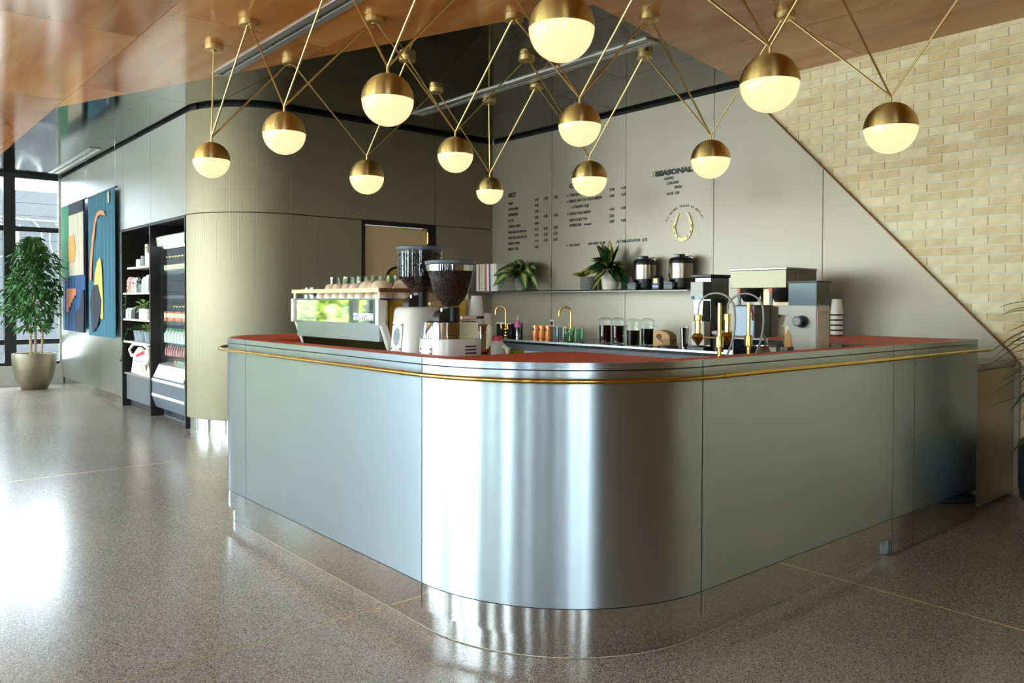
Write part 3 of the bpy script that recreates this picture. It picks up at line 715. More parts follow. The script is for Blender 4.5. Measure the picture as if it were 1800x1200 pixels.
# ================================================================== ESPRESSO MACHINE (seen from its back)
EZ = .87
em = thing('espresso_machine', 'mirror-backed espresso machine with white end frames and brass cup rail', 'espresso machine', (2.2, 3.62, EZ))
x0, x1, ya, yb = 1.90, 2.42, 3.16, 4.07
MB().box(x0, x0+.012, ya+.03, yb-.03, 1.184, 1.294).build('upper_back_panel', M_mirror, em)
MB().prism([(x0+.015, 1.182), (x0+.085, .93), (x0+.097, .93), (x0+.027, 1.182)], ya+.035, yb-.035, 'y').build('lower_back_panel', pm('olive_reflection_steel', (170, 170, 132), .12, 1, bump=.02, bscale=4), em)  # olive of the panel's reflection is put into the steel colour
MB().prism([(x0+.012, 1.176), (x0+.03, 1.182), (x0+.036, 1.14), (x0+.018, 1.136)], ya+.035, yb-.035, 'y').build('panel_lip', M_rail, em)
for y0, y1 in ((ya, ya+.03), (yb-.03, yb)):
    fr = MB().box(x0-.012, x0+.03, y0, y1, 1.176, 1.300).build('end_frame', M_white, em, bevel=.004)
    MB().prism([(x0+.006, 1.178), (x0+.036, 1.178), (x0+.13, .92), (x0+.10, .92)], y0+.003, y1-.003, 'y').build('slanted_leg', M_white, fr)
    MB().box(x1-.02, x1+.01, y0, y1, .92, 1.296).build('front_post', M_white, fr, bevel=.003)
MB().box(x0+.012, x1, ya+.03, yb-.03, 1.10, 1.292).box(x0+.13, x1-.03, ya+.05, yb-.05, .92, 1.10).build('body', M_steel, em)
MB().box(x0+.05, x1-.03, ya+.004, ya+.03, 1.0, 1.29).build('side_panel', pm('brass_side', (190, 150, 70), .25, .9), em)
MB().tube([(2.05, ya-.002, .95), (2.05, ya-.002, 1.24)], .03, 16).build('boiler_end', M_gold, em, smooth=True)
MB().box(x0, x1, ya, yb, 1.292, 1.300).build('cup_tray', M_steel, em)
MB().box(x0-.006, x0+.006, ya+.01, yb, 1.328, 1.347).build('cup_rail', M_rail, em); MB().box(x0-.006, x1, ya-.002, ya+.010, 1.328, 1.347).build('cup_rail', M_wood_rail, em)
for (x, y) in ((x0, ya+.008), (x0, yb-.03), (x1-.02, ya+.008)):
    MB().tube([(x, y, 1.298), (x, y, 1.33)], .007, 8).build('rail_post', M_rail, em)
for (x, y) in ((x0+.14, ya+.1), (x0+.14, yb-.1), (x1-.06, ya+.1), (x1-.06, yb-.1)):
    MB().lathe([(.03, 0), (.022, .06)], 16, (x, y, EZ)).build('foot', M_chrome, em, smooth=True)
for i in range(3):
    y = ya+.2+i*.26
    gp = MB().lathe([(.035, 0), (.045, .02), (.045, .08)], 20, (x1+.05, y, 1.12)).box(x1-.02, x1+.05, y-.02, y+.02, 1.16, 1.20).build('group_head', M_chrome, em, smooth=True)
    MB().tube([(x1+.05, y, 1.12), (x1+.2, y, 1.10)], .012, 8).build('portafilter', M_black, em, smooth=True)
MB().box(x1-.06, x1+.2, ya+.06, yb-.06, .93, .95).build('drip_tray', M_steel, em)
MB().box(x0+.02, x1-.02, ya+.05, yb-.05, .90, .93).build('base', M_black, em)
text_at('lettering', 'STUMPTOWN', .046, (x0-.0005, ya+.245, 1.198), (0, -1, 0), (0, 0, 1), M_white2, em, .001, .62, .0015)
for (y, z) in ((3.80, 1.01), (3.805, .985), (3.50, .985), (3.49, 1.0), (3.30, .98), (3.31, 1.0)):
    xx = x0+.015+(1.182-z)*.278; MB().box(xx-.002, xx+.004, y-.003, y+.003, z-.003, z+.003).build('panel_bolt', M_chrome, em)
# cups and glasses on the machine
M_cup = pm('ivory_porcelain', (214, 188, 160), .25, coat=.4); M_cupw = pm('white_porcelain', (212, 208, 200), .22, coat=.4)
cupp = None
def cup_proto(r, h, mat):
    t = thing('coffee_cup', 'x', 'cup', (0,0,0), 'upturned cups on the espresso machine')
    MB().lathe([(r, 0), (r*.98, h*.3), (r*.78, h*.8), (r*.55, h*.97), (r*.52, h), (r*.45, h), (r*.45, h*.96)], 24).build('bowl', mat, t, smooth=True)
    return t
c1p = cup_proto(.040, .042, M_cup); first = True
for k, (lab, n_, x_, z_, ystart, stp, sc_) in enumerate((('upturned ivory cup from the left, right behind the brass cup rail', 8, x0+.055, 1.300, yb-.25, .082, 1), ('upturned ivory cup from the left in the inner row on the machine', 7, x0+.15, 1.300, yb-.22, .088, 1), ('cup from the left stacked on top of the front cups', 6, x0+.06, 1.331, yb-.33, .085, 1))):
    for i in range(n_):
        loc = (x_+random.uniform(-.004, .004), ystart-i*stp, z_)
        lb = ORD[i]+' '+lab
        if first: place(c1p, loc); c1p['label'] = lb; first = False
        else: dup(c1p, loc, 0, lb)
c2p = cup_proto(.052, .048, M_cup); place(c2p, (x0+.06, ya+.09, 1.335)); c2p['label'] = 'large upturned ivory cup at the right end of the cup rail'
dup(c2p, (x0+.17, ya+.075, 1.300), 0, 'large upturned ivory cup beside the left grinder'); dup(c2p, (x0+.17, ya+.075, 1.338), 0, 'large ivory cup stacked beside the left grinder')
dup(c2p, (x0+.30, ya+.08, 1.300), 0, 'large upturned ivory cup partly hidden behind the left grinder'); dup(c2p, (x0+.06, ya+.20, 1.335), 0, 'large ivory cup next to the corner of the cup rail')
gl = thing('shot_glass', 'faceted drinking glass at the left end of the cup rail', 'glass', (0,0,0), 'glasses on the espresso machine')
MB().lathe([(.030, 0), (.024, .058), (.022, .058), (.027, .004)], 12).build('glass_body', M_glass, gl)
place(gl, (x0+.05, yb-.075, 1.300)); dup(gl, (x0+.05, yb-.145, 1.300), 0, 'drinking glass second from the left on the machine')
for i in range(9):
    dup(gl, (x0+.20+.05*(i % 2), yb-.10-i*.072, 1.300), 0, ORD[i]+' lower drinking glass from the left in the back row on the machine')
    dup(gl, (x0+.20+.05*(i % 2), yb-.10-i*.072, 1.359), 0, ORD[i]+' stacked drinking glass from the left in the back row on the machine')

# ================================================================== GRINDERS ON THE LEFT
def beans(m, prof, n, cx, cy):
    zs = [p[1] for p in prof]
    def rad(z):
        for (r0_, a), (r1_, b) in zip(prof, prof[1:]):
            if min(a, b) <= z <= max(a, b) and a != b: return r0_+(r1_-r0_)*(z-a)/(b-a)
        return 0
    for i in range(n):
        z = random.uniform(min(zs), max(zs)); r = rad(z)
        if random.random() > (r/.1)+.15: continue
        rr = r-.004 if i % 5 else r*random.random()**.5
        if i % 5 == 0: z = max(zs)-.003
        a = random.uniform(0, 2*PI); M = Matrix.Rotation(random.uniform(0, PI), 3, 'Z') @ Matrix.Rotation(random.uniform(0, PI), 3, 'X')
        c = Vector((cx+rr*math.cos(a), cy+rr*math.sin(a), z))
        V = [(.0062,0,0),(-.0062,0,0),(0,.0044,0),(0,-.0044,0),(0,0,.0034),(0,0,-.0034)]
        m.add([c+M @ Vector(v) for v in V], [(0,2,4),(2,1,4),(1,3,4),(3,0,4),(2,0,5),(1,2,5),(3,1,5),(0,3,5)])
def grinder(lab, cx, cy, hop, beanp, collar, chromez, lidz, lidr, rim=None):
    t = thing('coffee_grinder', lab, 'grinder', (cx, cy, EZ), 'espresso grinders behind the counter')
    bz = collar[0]
    if chromez:
        MB().lathe([(.125, 0), (.125, .01), (.117, chromez-EZ-.002)], 40, (cx, cy, EZ), 1, .92, 3.2).build('body', M_white, t, smooth=True)
        MB().lathe([(.116, chromez-EZ), (.104, bz-EZ-.006), (.09, bz-EZ)], 40, (cx, cy, EZ), 1, .92, 3.2).build('chrome_shroud', M_chrome, t, smooth=True)
    else:
        MB().lathe([(.137, 0), (.137, .01), (.105, bz-EZ-.02), (.098, bz-EZ-.006), (.085, bz-EZ)], 40, (cx, cy, EZ), 1, .92, 3.2).build('body', M_white, t, smooth=True)
    cl = MB().lathe([(.036, 0), (.036, collar[1]-bz)], 28, (cx+.005, cy, bz)).prism([(cx-.075, bz+.02), (cx-.06, bz+.038), (cx-.02, bz+.055), (cx+.03, bz+.055), (cx+.03, bz), (cx-.075, bz)], cy-.024, cy+.024, 'y').build('adjustment_collar', M_black, t, smooth=True)
    MB().tube([(cx-.05, cy-.01, bz+.03), (cx-.05, cy-.01, bz+.052)], .006, 8).build('lock_pin', M_chrome, cl, smooth=True)
    MB().tube([(cx+.0, cy-.075, bz+.014), (cx+.075, cy-.075, bz+.014)], .007, 8).build('lever', M_cream, t, smooth=True)
    MB().tube([(cx+.075, cy-.075, bz+.014), (cx+.115, cy-.075, bz+.014)], .005, 8).build('lever_grip', M_black, t, smooth=True)
    MB().lathe(hop, 44, (cx, cy, 0)).build('hopper', M_plastic, t, smooth=True).data.polygons
    b = MB(); beans(b, beanp, 3600, cx, cy); tag(b.build('coffee_beans', M_bean, t, smooth=False), None, None, kind='stuff')
    MB().lathe([(r-.007, z) for r, z in beanp], 32, (cx, cy, 0)).build('bean_core', pm('bean_mass', (30, 15, 10), .6), t, smooth=True)
    MB().lathe([(lidr, lidz), (lidr+.003, lidz+.004), (lidr+.003, lidz+.014), (lidr-.004, lidz+.019), (.02, lidz+.021)], 44, (cx, cy, 0)).build('hopper_lid', M_grey, t, smooth=True)
    if rim: MB().lathe([(rim[0], rim[1]), (rim[2], rim[3])], 44, (cx, cy, 0)).build('chrome_rim', M_chrome, t, smooth=True)
    for k in range(3):
        MB().box(cx-.02, cx+.06, cy-.1265, cy-.118, EZ+.06+k*.022, EZ+.068+k*.022).build('vent_slot', M_black, t) if False else None
    return t
g1 = grinder('tall white grinder with cylindrical bean hopper beside the espresso machine', 2.02, 3.02,
             [(.034, 1.325), (.036, 1.33), (.1015, 1.396), (.1015, 1.516)], [(.032, 1.331), (.096, 1.398), (.097, 1.502)], (1.262, 1.327), None, 1.514, .103)
g2 = grinder('shorter chrome-topped grinder with conical hopper full of coffee beans', 1.97, 2.715,
             [(.034, 1.262), (.036, 1.268), (.070, 1.312), (.101, 1.428), (.103, 1.44)], [(.032, 1.27), (.066, 1.313), (.094, 1.412)], (1.206, 1.264), 1.135, 1.438, .105, (.1015, 1.413, .1035, 1.437))
# plates with logo and vents
for gname, cx, cy, zc, dx in ((g1, 2.02, 3.02, 1.12, .128), (g2, 1.97, 2.715, 1.03, .128)):
    big = gname is g1
    xb = (lambda z: cx-(.137-.086*(z-EZ))-.001) if big else (lambda z: cx-(.125-.03*(z-EZ))-.001)
    za, zb = (1.065, 1.19) if big else (1.0, 1.10)
    pl = MB().prism([(xb(za)-.003, za), (xb(zb)-.003, zb), (xb(zb)+.006, zb), (xb(za)+.006, za)], cy-.035, cy+.045, 'y').build('badge_plate', M_paper, gname)
    for (dy, z) in ((-.03, zb-.008), (.04, zb-.008), (-.03, za+.012 if big else 1.075), (.04, za+.012 if big else 1.075)):
        MB().box(xb(z)-.006, xb(z), cy+dy-.003, cy+dy+.003, z-.003, z+.003).build('badge_screw', M_black, pl)
    if big:
        for k in range(9):
            a = -.9+1.8*k/8; h_ = .04*math.sqrt(max(.05, 1-a*a)); zc_ = 1.13
            MB().prism([(xb(zc_-h_)-.0045, zc_-h_), (xb(zc_+h_)-.0045, zc_+h_), (xb(zc_+h_), zc_+h_), (xb(zc_-h_), zc_-h_)], cy+.005+a*.026-.0016, cy+.005+a*.026+.0016, 'y').build('badge_grille', M_steel, pl)
    for k in range(3):
        z = (1.13 if big else 1.072)+k*.014
        yv = cy-.92*((.137-.086*(z-EZ)) if big else (.125-.03*(z-EZ)))
        MB().box(cx-.005, cx+.052, yv-.0015, yv+.01, z, z+.006).build('vent_slot', M_black, gname)
dos = MB().lathe([(.028, 0), (.045, .02), (.048, .055), (.048, .19), (.044, .2)], 28, (2.115, 2.70, .99)).build('doser_chamber', M_chrome, g2, smooth=True)
MB().tube([(2.115, 2.70, .94), (2.115, 2.70, 1.0)], [.02, .03], 12).build('doser_spout', pm('amber_plastic', (112, 52, 22), .2), g2, smooth=True)

# paper cups, jug and boxes on the inner work surface
M_kraft = pm('kraft_paper', (196, 152, 104), .75)
def cup_stack(lab, x, y, z0, n, r, grp, bands=None):
    t = thing('paper_cup_stack', lab, 'paper cups', (x, y, z0), grp)
    for k in range(n-1):
        MB().lathe([(r, 0), (r, .004), (r*.96, .011)], 22, (x, y, z0+k*.011)).build('cup_rim', M_paper if not bands or k % 3 else M_letter, t, smooth=True)
    zt = z0+(n-1)*.011
    MB().lathe([(r, 0), (r, .004), (r*.70, .085), (r*.66, .085), (r*.66, .08)], 22, (x, y, zt)).build('top_cup', M_paper, t, smooth=True)
bx_ = thing('carton', 'white box carrying a stack of paper cups behind the grinders', 'box', (2.36, 3.04, EZ)); MB().box(2.315, 2.405, 2.995, 3.085, EZ, 1.13).build('box_body', M_cream, bx_, bevel=.003)
cup_stack('upside-down white paper cups, taller stack behind the right grinder', 2.36, 3.04, 1.13, 10, .036, 'paper cup stacks')
cup_stack('upside-down paper cups, lower stack beside the black box', 2.462, 3.09, EZ, 26, .034, 'paper cup stacks')
jug = thing('milk_jug', 'white plastic milk jug with red cap on the inner work surface', 'jug', (2.36, 2.883, EZ))
MB().lathe([(.054, 0), (.056, .01), (.056, .15), (.05, .2), (.028, .225), (.022, .235)], 20, (2.36, 2.883, EZ), 1, 1, 3).build('jug_body', M_white, jug, smooth=True)
MB().lathe([(.024, .235), (.024, .255), (.02, .257)], 18, (2.36, 2.883, EZ)).build('cap', pm('red_cap', (206, 44, 52), .4), jug, smooth=True)
MB().tube([(2.36, 2.838, EZ+.21), (2.36, 2.808, EZ+.2), (2.36, 2.798, EZ+.14), (2.36, 2.818, EZ+.09)], .011, 8).build('handle', M_white, jug, smooth=True)
gb = thing('carton', 'small green carton with green cap by the milk jug', 'carton', (2.462, 2.893, EZ))
MB().box(2.428, 2.496, 2.845, 2.935, EZ, 1.055).build('carton_body', pm('lime_green', (122, 166, 46), .5), gb, bevel=.003); MB().lathe([(.017, 0), (.017, .014)], 14, (2.455, 2.91, 1.055)).build('cap', pm('green_cap', (40, 150, 84), .4), gb)

# ================================================================== ON THE WALL SHELF
SZ = 1.405
# records
rc = [((222, 214, 196), 'cream'), ((236, 232, 222), 'white'), ((176, 40, 44), 'red'), ((52, 72, 128), 'blue'), ((206, 176, 96), 'ochre'), ((196, 186, 164), 'grey-beige'), ((222, 120, 40), 'orange'), ((60, 56, 56), 'dark grey')]
order = [7, 5, 0, 0, 5, 0, 2, 1, 0, 4, 5, 0, 5, 0, 1, 6, 2, 1, 1, 0, 3, 3, 2, 0, 5, 0, 1, 0, 1, 5, 0, 1, 7, 0]
y = 7.425; cnt = {}
for i, k in enumerate(order):
    th = random.uniform(.007, .016); lean = .0 if i < 14 else .012*(i-13)/10
    col, nm = rc[k]; hh = .315*random.uniform(.985, 1.0); off = lean*.9
    b = MB(); P = [(y, SZ), (y-th, SZ), (y-th+off, SZ+hh), (y+off, SZ+hh)]
    b.prism(P, 5.745, 6.012, 'x')
    o = b.build('record_sleeve', pm('sleeve_'+nm.replace(' ', '_'), col, .6), None)
    cnt[nm] = cnt.get(nm, 0)+1
    tag(o, ORD[cnt[nm]-1]+' '+nm+' record sleeve from the left on the wall shelf', 'record', 'records on the wall shelf'); y -= th+.0008+(.0 if i != 14 else .03)
def varileaf(name, edge, mid, amt=.45):
    t = NT(name); p = t.p; uv = t.n('ShaderNodeUVMap'); sp = t.n('ShaderNodeSeparateXYZ'); t.l(uv, 'UV', sp, 0)
    ab = t.n('ShaderNodeMath', operation='ABSOLUTE'); t.l(sp, 'X', ab, 0)
    mp = t.coord('Object', (60, 60, 60)); n = t.n('ShaderNodeTexNoise', Scale=1.0, Detail=3.0); t.l(mp, 'Vector', n, 'Vector')
    a = t.n('ShaderNodeMath', operation='ADD'); t.l(ab, 0, a, 0); s2 = t.n('ShaderNodeMath', operation='MULTIPLY'); s2.inputs[1].default_value = .9; t.l(n, 'Fac', s2, 0); t.l(s2, 0, a, 1)
    r = t.ramp(a, 0, [(.45, lin(mid)), (.45+amt, lin(edge))]); t.l(r, 'Color', p, 'Base Color'); p.inputs['Roughness'].default_value = .38
    p.inputs['Subsurface Weight'].default_value = 0; return t.m
M_vleaf = varileaf('variegated_leaf', (52, 84, 38), (190, 186, 118), .55); M_yleaf = varileaf('yellow_edged_leaf', (66, 92, 34), (206, 172, 78), .5); M_yleaf2 = varileaf('golden_leaf', (120, 118, 46), (214, 176, 96), .3); M_gleaf = varileaf('deep_green_leaf', (16, 46, 18), (36, 84, 30), .4)
M_stem = pm('green_stem', (78, 104, 50), .5)
def leaf_obj(par, p, d, L, Wd, droop, mat, roll=0, name='leaf', fold=.18):
    m = MB(); leafcard(m, p, d, L, Wd, droop, roll, 7, fold); return m.build(name, mat, par, smooth=True, angle=80)
pl1 = thing('potted_plant', 'broad-leaved variegated plant in a grey pot beside the records', 'plant', (5.87, 6.74, SZ))
MB().lathe([(.055, 0), (.075, .02), (.082, .09), (.075, .14), (.07, .14), (.07, .12)], 28, (5.87, 6.74, SZ)).build('pot', pm('grey_stoneware', (136, 128, 116), .6), pl1, smooth=True)
cen = Vector((5.87, 6.74, SZ+.15))
for i in range(22):
    a = i*2.4+.3; e = [.9, .35, -.1][i % 3]; out = Vector((math.cos(a)*.75, math.sin(a), 0))
    if out.x > .2: out.x *= .35
    out.x -= .35; d = (out+Vector((0, 0, e+.25))).normalized(); base = cen+Vector((0, 0, .03*(i % 3)))
    MB().tube([cen-Vector((0,0,.05)), base+d*.05], .004, 6).build('stem', M_stem, pl1)
    leaf_obj(pl1, base+d*.04, d, random.uniform(.28, .37), .15, .55 if e > 0 else .7, M_vleaf, random.uniform(.7, 1.25)*(1 if out.y > 0 else -1))
pl2 = thing('potted_plant', 'small yellow-leaved plant in a dark grey cylinder pot', 'plant', (5.87, 5.70, SZ))
MB().lathe([(.085, 0), (.087, .004), (.087, .137), (.080, .137), (.080, .12)], 32, (5.87, 5.70, SZ)).build('pot', pm('dark_stone_pot', (104, 100, 96), .8, vary=.2, vscale=40, bump=.2, bscale=60), pl2, smooth=True)
for i in range(14):
    a = i*2.4; d = Vector((math.cos(a)*.6-.3, math.sin(a), .9)); leaf_obj(pl2, (5.81, 5.71, SZ+.125), d, random.uniform(.14, .2), .05, .45, M_yleaf2, random.uniform(.6, 1.2)*(1 if d.y > 0 else -1))
pl3 = thing('potted_plant', 'bushy green and yellow plant in a white ridged pot', 'plant', (5.87, 5.405, SZ))
prof = []
for k in range(9): prof += [(.076+.0030*k, .023*k), (.080+.0030*k, .023*k+.008), (.080+.0030*k, .023*k+.017)]
MB().lathe(prof+[(.094, .208), (.09, .19)], 32, (5.87, 5.405, SZ)).build('pot', pm('white_ridged_pot', (206, 196, 176), .8, vary=.1, vscale=40, bump=.3, bscale=70), pl3, smooth=True, angle=25)
for i in range(64):
    a = i*2.4; e = [1.6, .7, .25, -.05][i % 4]; out = Vector((math.cos(a)*.6, math.sin(a), 0))
    if out.x > .2: out.x *= .4
    out.x -= .3; e += .45 if out.y > .35 else 0; d = (out+Vector((0, 0, e))).normalized()
    leaf_obj(pl3, Vector((5.87, 5.405, SZ+.19))+d*.02, d, random.uniform(.18, .32), .066, .45 if i % 4 else .12, M_yleaf if i % 5 < 2 else M_gleaf, random.uniform(.4, 1.2)*(1 if out.y > 0 else -1))
# coffee urns
M_urns = pm('brushed_urn_steel', (160, 148, 130), .28, 1)
def urn(x, y, lab):
    t = thing('coffee_urn', lab, 'coffee urn', (x, y, SZ), 'thermal coffee urns on the wall shelf')
    MB().lathe([(.10, .0), (.105, .01), (.105, .03)], 32, (x, y, SZ)).box(x-.17, x-.06, y-.03, y+.03, SZ, SZ+.02).build('base', M_black, t, smooth=True)
    MB().lathe([(.108, .03), (.108, .10)], 36, (x, y, SZ)).build('lower_band', M_black, t, smooth=True)
    MB().lathe([(.109, .10), (.109, .232)], 36, (x, y, SZ)).build('steel_jacket', M_urns, t, smooth=True)
    hd = MB().lathe([(.111, .232), (.111, .262), (.095, .285), (.06, .292), (.03, .293)], 36, (x, y, SZ)).build('lid', M_black, t, smooth=True)
    MB().box(x-.06, x+.02, y-.03, y+.035, SZ+.285, SZ+.318).build('display_block', M_black, hd, bevel=.004); MB().box(x-.0615, x-.060, y-.005, y+.03, SZ+.293, SZ+.311).build('display', pm('lcd', (120, 140, 110), .3), hd)
    MB().tube([(x, y-.03, SZ+.29), (x, y-.10, SZ+.30), (x, y-.125, SZ+.295), (x, y-.125, SZ+.275), (x, y-.10, SZ+.265)], .005, 8).build('bail_handle', M_chrome, t, smooth=True)
    tp = MB().tube([(x-.10, y, SZ+.075), (x-.165, y, SZ+.075)], .013, 10).tube([(x-.165, y, SZ+.085), (x-.165, y, SZ+.04)], .012, 10).build('tap', M_black, t, smooth=True)
    MB().tube([(x-.165, y, SZ+.085), (x-.175, y, SZ+.135)], [.006, .01], 8).build('tap_lever', M_black, tp, smooth=True)
    MB().box(x-.185, x-.09, y-.045, y+.05, SZ+.045, SZ+.062).box(x-.185, x-.175, y-.045, y+.05, SZ+.0, SZ+.05).build('drip_stand', pm('dark_grey_plastic', (70, 72, 74), .4), t)
urn(5.90, 4.99, 'left one of two black and steel coffee urns on the shelf'); urn(5.90, 4.562, 'right one of two black and steel coffee urns on the shelf')
cb = thing('coffee_bag', 'small black coffee bag with gold print between the urns', 'bag', (5.83, 4.775, SZ))
MB().prism([(5.80, SZ), (5.87, SZ), (5.865, SZ+.10), (5.84, SZ+.128), (5.83, SZ+.128), (5.805, SZ+.10)], 4.735, 4.82, 'y').build('bag_body', pm('matte_black_bag', (30, 30, 30), .5), cb)
MB().box(5.7985, 5.7995, 4.755, 4.80, SZ+.055, SZ+.10).build('gold_print', M_goldl, cb); MB().box(5.798, 5.7990, 4.745, 4.81, SZ+.015, SZ+.04).build('label_patch', pm('pale_blue_label', (150, 164, 200), .5), cb)

# ================================================================== ON THE BACK BAR
BZ = .905
def faucet(x, y, lab):
    t = thing('faucet', lab, 'faucet', (x, y, BZ), 'brass swan-neck faucets on the back bar')
    MB().lathe([(.026, 0), (.026, .008), (.016, .02), (.014, .05), (.02, .06), (.02, .08), (.013, .095)], 20, (x, y, BZ)).build('base', M_gold, t, smooth=True)
    nk = [(x, y, BZ+.09), (x, y, BZ+.25)]+[(x-.06*.6*(1-math.cos(a)), y+.06*.8*(1-math.cos(a)), BZ+.27+.06*math.sin(a)) for a in [PI*i/10 for i in range(11)]]
    nk += [(nk[-1][0], nk[-1][1], BZ+.235)]
    MB().tube(nk, .0105, 12).build('swan_neck', M_gold, t, smooth=True)
    for s in (-1, 1):
        cr = MB().tube([(x, y, BZ+.07), (x-.02, y+s*.05, BZ+.065), (x-.02, y+s*.055, BZ+.075)], .008, 8).build('valve_arm', M_gold, t, smooth=True)
        MB().tube([(x-.02, y+s*.055, BZ+.07), (x-.02, y+s*.058, BZ+.13)], [.007, .010], 8).build('lever_handle', M_gold, cr, smooth=True)
faucet(5.80, 6.93, 'brass swan-neck faucet in the wall corner beside the black box'); faucet(5.62, 5.70, 'brass swan-neck faucet between the copper and green tumblers')
bb = thing('black_box', 'black box with white lid behind the corner faucet', 'box', (5.92, 7.05, BZ)); MB().box(5.85, 6.0, 6.90, 7.16, BZ, 1.03).build('box_body', M_black, bb, bevel=.004); MB().box(5.845, 6.005, 6.895, 7.165, 1.03, 1.048).build('lid', M_paper, bb, bevel=.004)
pk = thing('pour_bottle', 'steel shaker bottle with pink cap on the back bar', 'bottle', (5.78, 6.70, BZ))
MB().lathe([(.03, 0), (.026, .02), (.036, .07), (.04, .10)], 20, (5.78, 6.70, BZ)).build('bottle_body', M_steel, pk, smooth=True); MB().lathe([(.041, .10), (.036, .13), (.02, .165), (.012, .175)], 20, (5.78, 6.70, BZ)).build('pink_cap', pm('pink_plastic', (214, 96, 160), .4), pk, smooth=True)
MB().tube([(5.78, 6.70, BZ+.175), (5.78, 6.70, BZ+.225)], [.009, .006], 10).build('spout', M_cream, pk, smooth=True)
M_copper = pm('copper_tumbler', (226, 142, 82), .3, .5)
tum = None
def tumbler(x, y, mat, h, lab, badge):
    t = thing('tumbler', lab, 'tumbler', (x, y, BZ), 'tumblers on the back bar')
    MB().lathe([(.036, 0), (.038, .005), (.040, h), (.037, h), (.035, .01)], 20, (x, y, BZ)).build('tumbler_body', mat, t, smooth=True)
    if badge: MB().box(x-.042, x-.038, y-.012, y+.012, BZ+h*.6, BZ+h*.82).build('badge', pm('dark_badge', (60, 60, 70), .5), t)
for i, (y, lab) in enumerate(((6.20, 'leftmost copper tumbler on the back bar'), (6.105, 'middle copper tumbler on the back bar'), (6.005, 'right copper tumbler next to the grey tumblers'))): tumbler(5.60, y, M_copper, .135, lab, True)
M_gg = clear('grey_glass', (.78, .83, .86), 1.5, .04); M_grg = clear('green_glass', (.72, .88, .78), 1.5, .04)
for y, lab in ((5.905, 'grey glass tumbler right of the copper ones'), (5.815, 'grey glass tumbler left of the faucet')): tumbler(5.60, y, M_gg, .125, lab, False)
for y, lab in ((5.645, 'green glass tumbler just right of the faucet'), (5.56, 'middle green glass tumbler on the back bar'), (5.475, 'rightmost green glass tumbler on the back bar')): tumbler(5.52, y, M_grg, .12, lab, False)
ou = thing('wall_outlet', 'small black and white wall outlet under the shelf', 'outlet', (6.02, 6.40, 1.02)); MB().box(6.016, 6.0255, 6.375, 6.43, 1.015, 1.09).build('cover_plate', M_paper, ou); MB().box(6.010, 6.016, 6.385, 6.42, 1.03, 1.07).build('socket', M_black, ou)
M_brew = pm('cold_brew', (44, 10, 8), .08); M_brewd = pm('dark_coffee', (22, 12, 8), .08)
def pitcher(x, y, lab, mat, lvl, hd):
    t = thing('pitcher', lab, 'pitcher', (x, y, BZ), 'glass coffee pitchers on the back bar')
    MB().lathe([(.056, 0), (.058, .006), (.060, .2), (.062, .215)], 28, (x, y, BZ)).build('glass_body', M_glass, t, smooth=True)
    MB().lathe([(.053, .006), (.0555, lvl)], 28, (x, y, BZ)).build('coffee', mat, t, smooth=True)
    MB().lathe([(.063, .213), (.06, .225), (.03, .238), (.0, .24)], 24, (x, y, BZ)).build('lid', M_glass, t, smooth=True)
    MB().tube([(x+hd[0]*.058, y+hd[1]*.058, BZ+.17), (x+hd[0]*.095, y+hd[1]*.095, BZ+.165), (x+hd[0]*.10, y+hd[1]*.10, BZ+.06), (x+hd[0]*.058, y+hd[1]*.058, BZ+.05)], .007, 8).build('handle', M_glass, t, smooth=True)
    MB().tube([(x, y, BZ+.03), (x, y, BZ+.20)], .016, 12).build('filter_tube', M_glass, t, smooth=True)
pitcher(5.50, 5.124, 'leftmost glass pitcher of red-brown cold brew', M_brew, .165, (-.9, -.4)); pitcher(5.50, 4.964, 'second glass pitcher of red-brown cold brew', M_brew, .165, (-.9, -.4))
pitcher(5.33, 4.635, 'front glass pitcher of black coffee, handle to the left', M_brewd, .135, (-.2, .98)); pitcher(5.55, 4.66, 'rightmost glass pitcher of black coffee behind the front one', M_brewd, .145, (.5, -.8))
pb = thing('paper_bag', 'kraft paper bag lying beside the pitchers', 'bag', (5.45, 4.39, BZ))
MB().prism([(4.30, BZ), (4.49, BZ), (4.49, BZ+.13), (4.42, BZ+.14), (4.35, BZ+.125), (4.31, BZ+.10)], 5.42, 5.52, 'x').build('bag_body', M_kraft, pb, bevel=.008)
MB().prism([(4.42+.03*math.cos(a), BZ+.085+.024*math.sin(a)) for a in [2*PI*i/16 for i in range(16)]], 5.416, 5.4195, 'x').build('printed_mark', pm('brown_print', (96, 66, 44), .7), pb)
sc_ = thing('kitchen_scale', 'round black kitchen scale with a glass bowl in front of the paper bag', 'scale', (5.30, 4.23, BZ))
MB().lathe([(.085, 0), (.088, .005), (.085, .02), (.02, .022)], 28, (5.30, 4.23, BZ)).build('scale_base', M_black, sc_, smooth=True)
MB().lathe([(.03, .022), (.035, .024), (.08, .075), (.078, .075), (.03, .028)], 28, (5.30, 4.23, BZ)).build('bowl', M_glass, sc_, smooth=True)
def shaker(x, y, z, lab, h=.175, r=.036):
    o = MB().lathe([(r*.72, 0), (r*.74, .006), (r, h), (r*.95, h), (r*.70, .008)], 24, (x, y, z)).build('cocktail_shaker', M_chrome, None, smooth=True); tag(o, lab, 'shaker')
shaker(5.30, 4.06, BZ, 'tall polished steel shaker tin left of the brass taps')
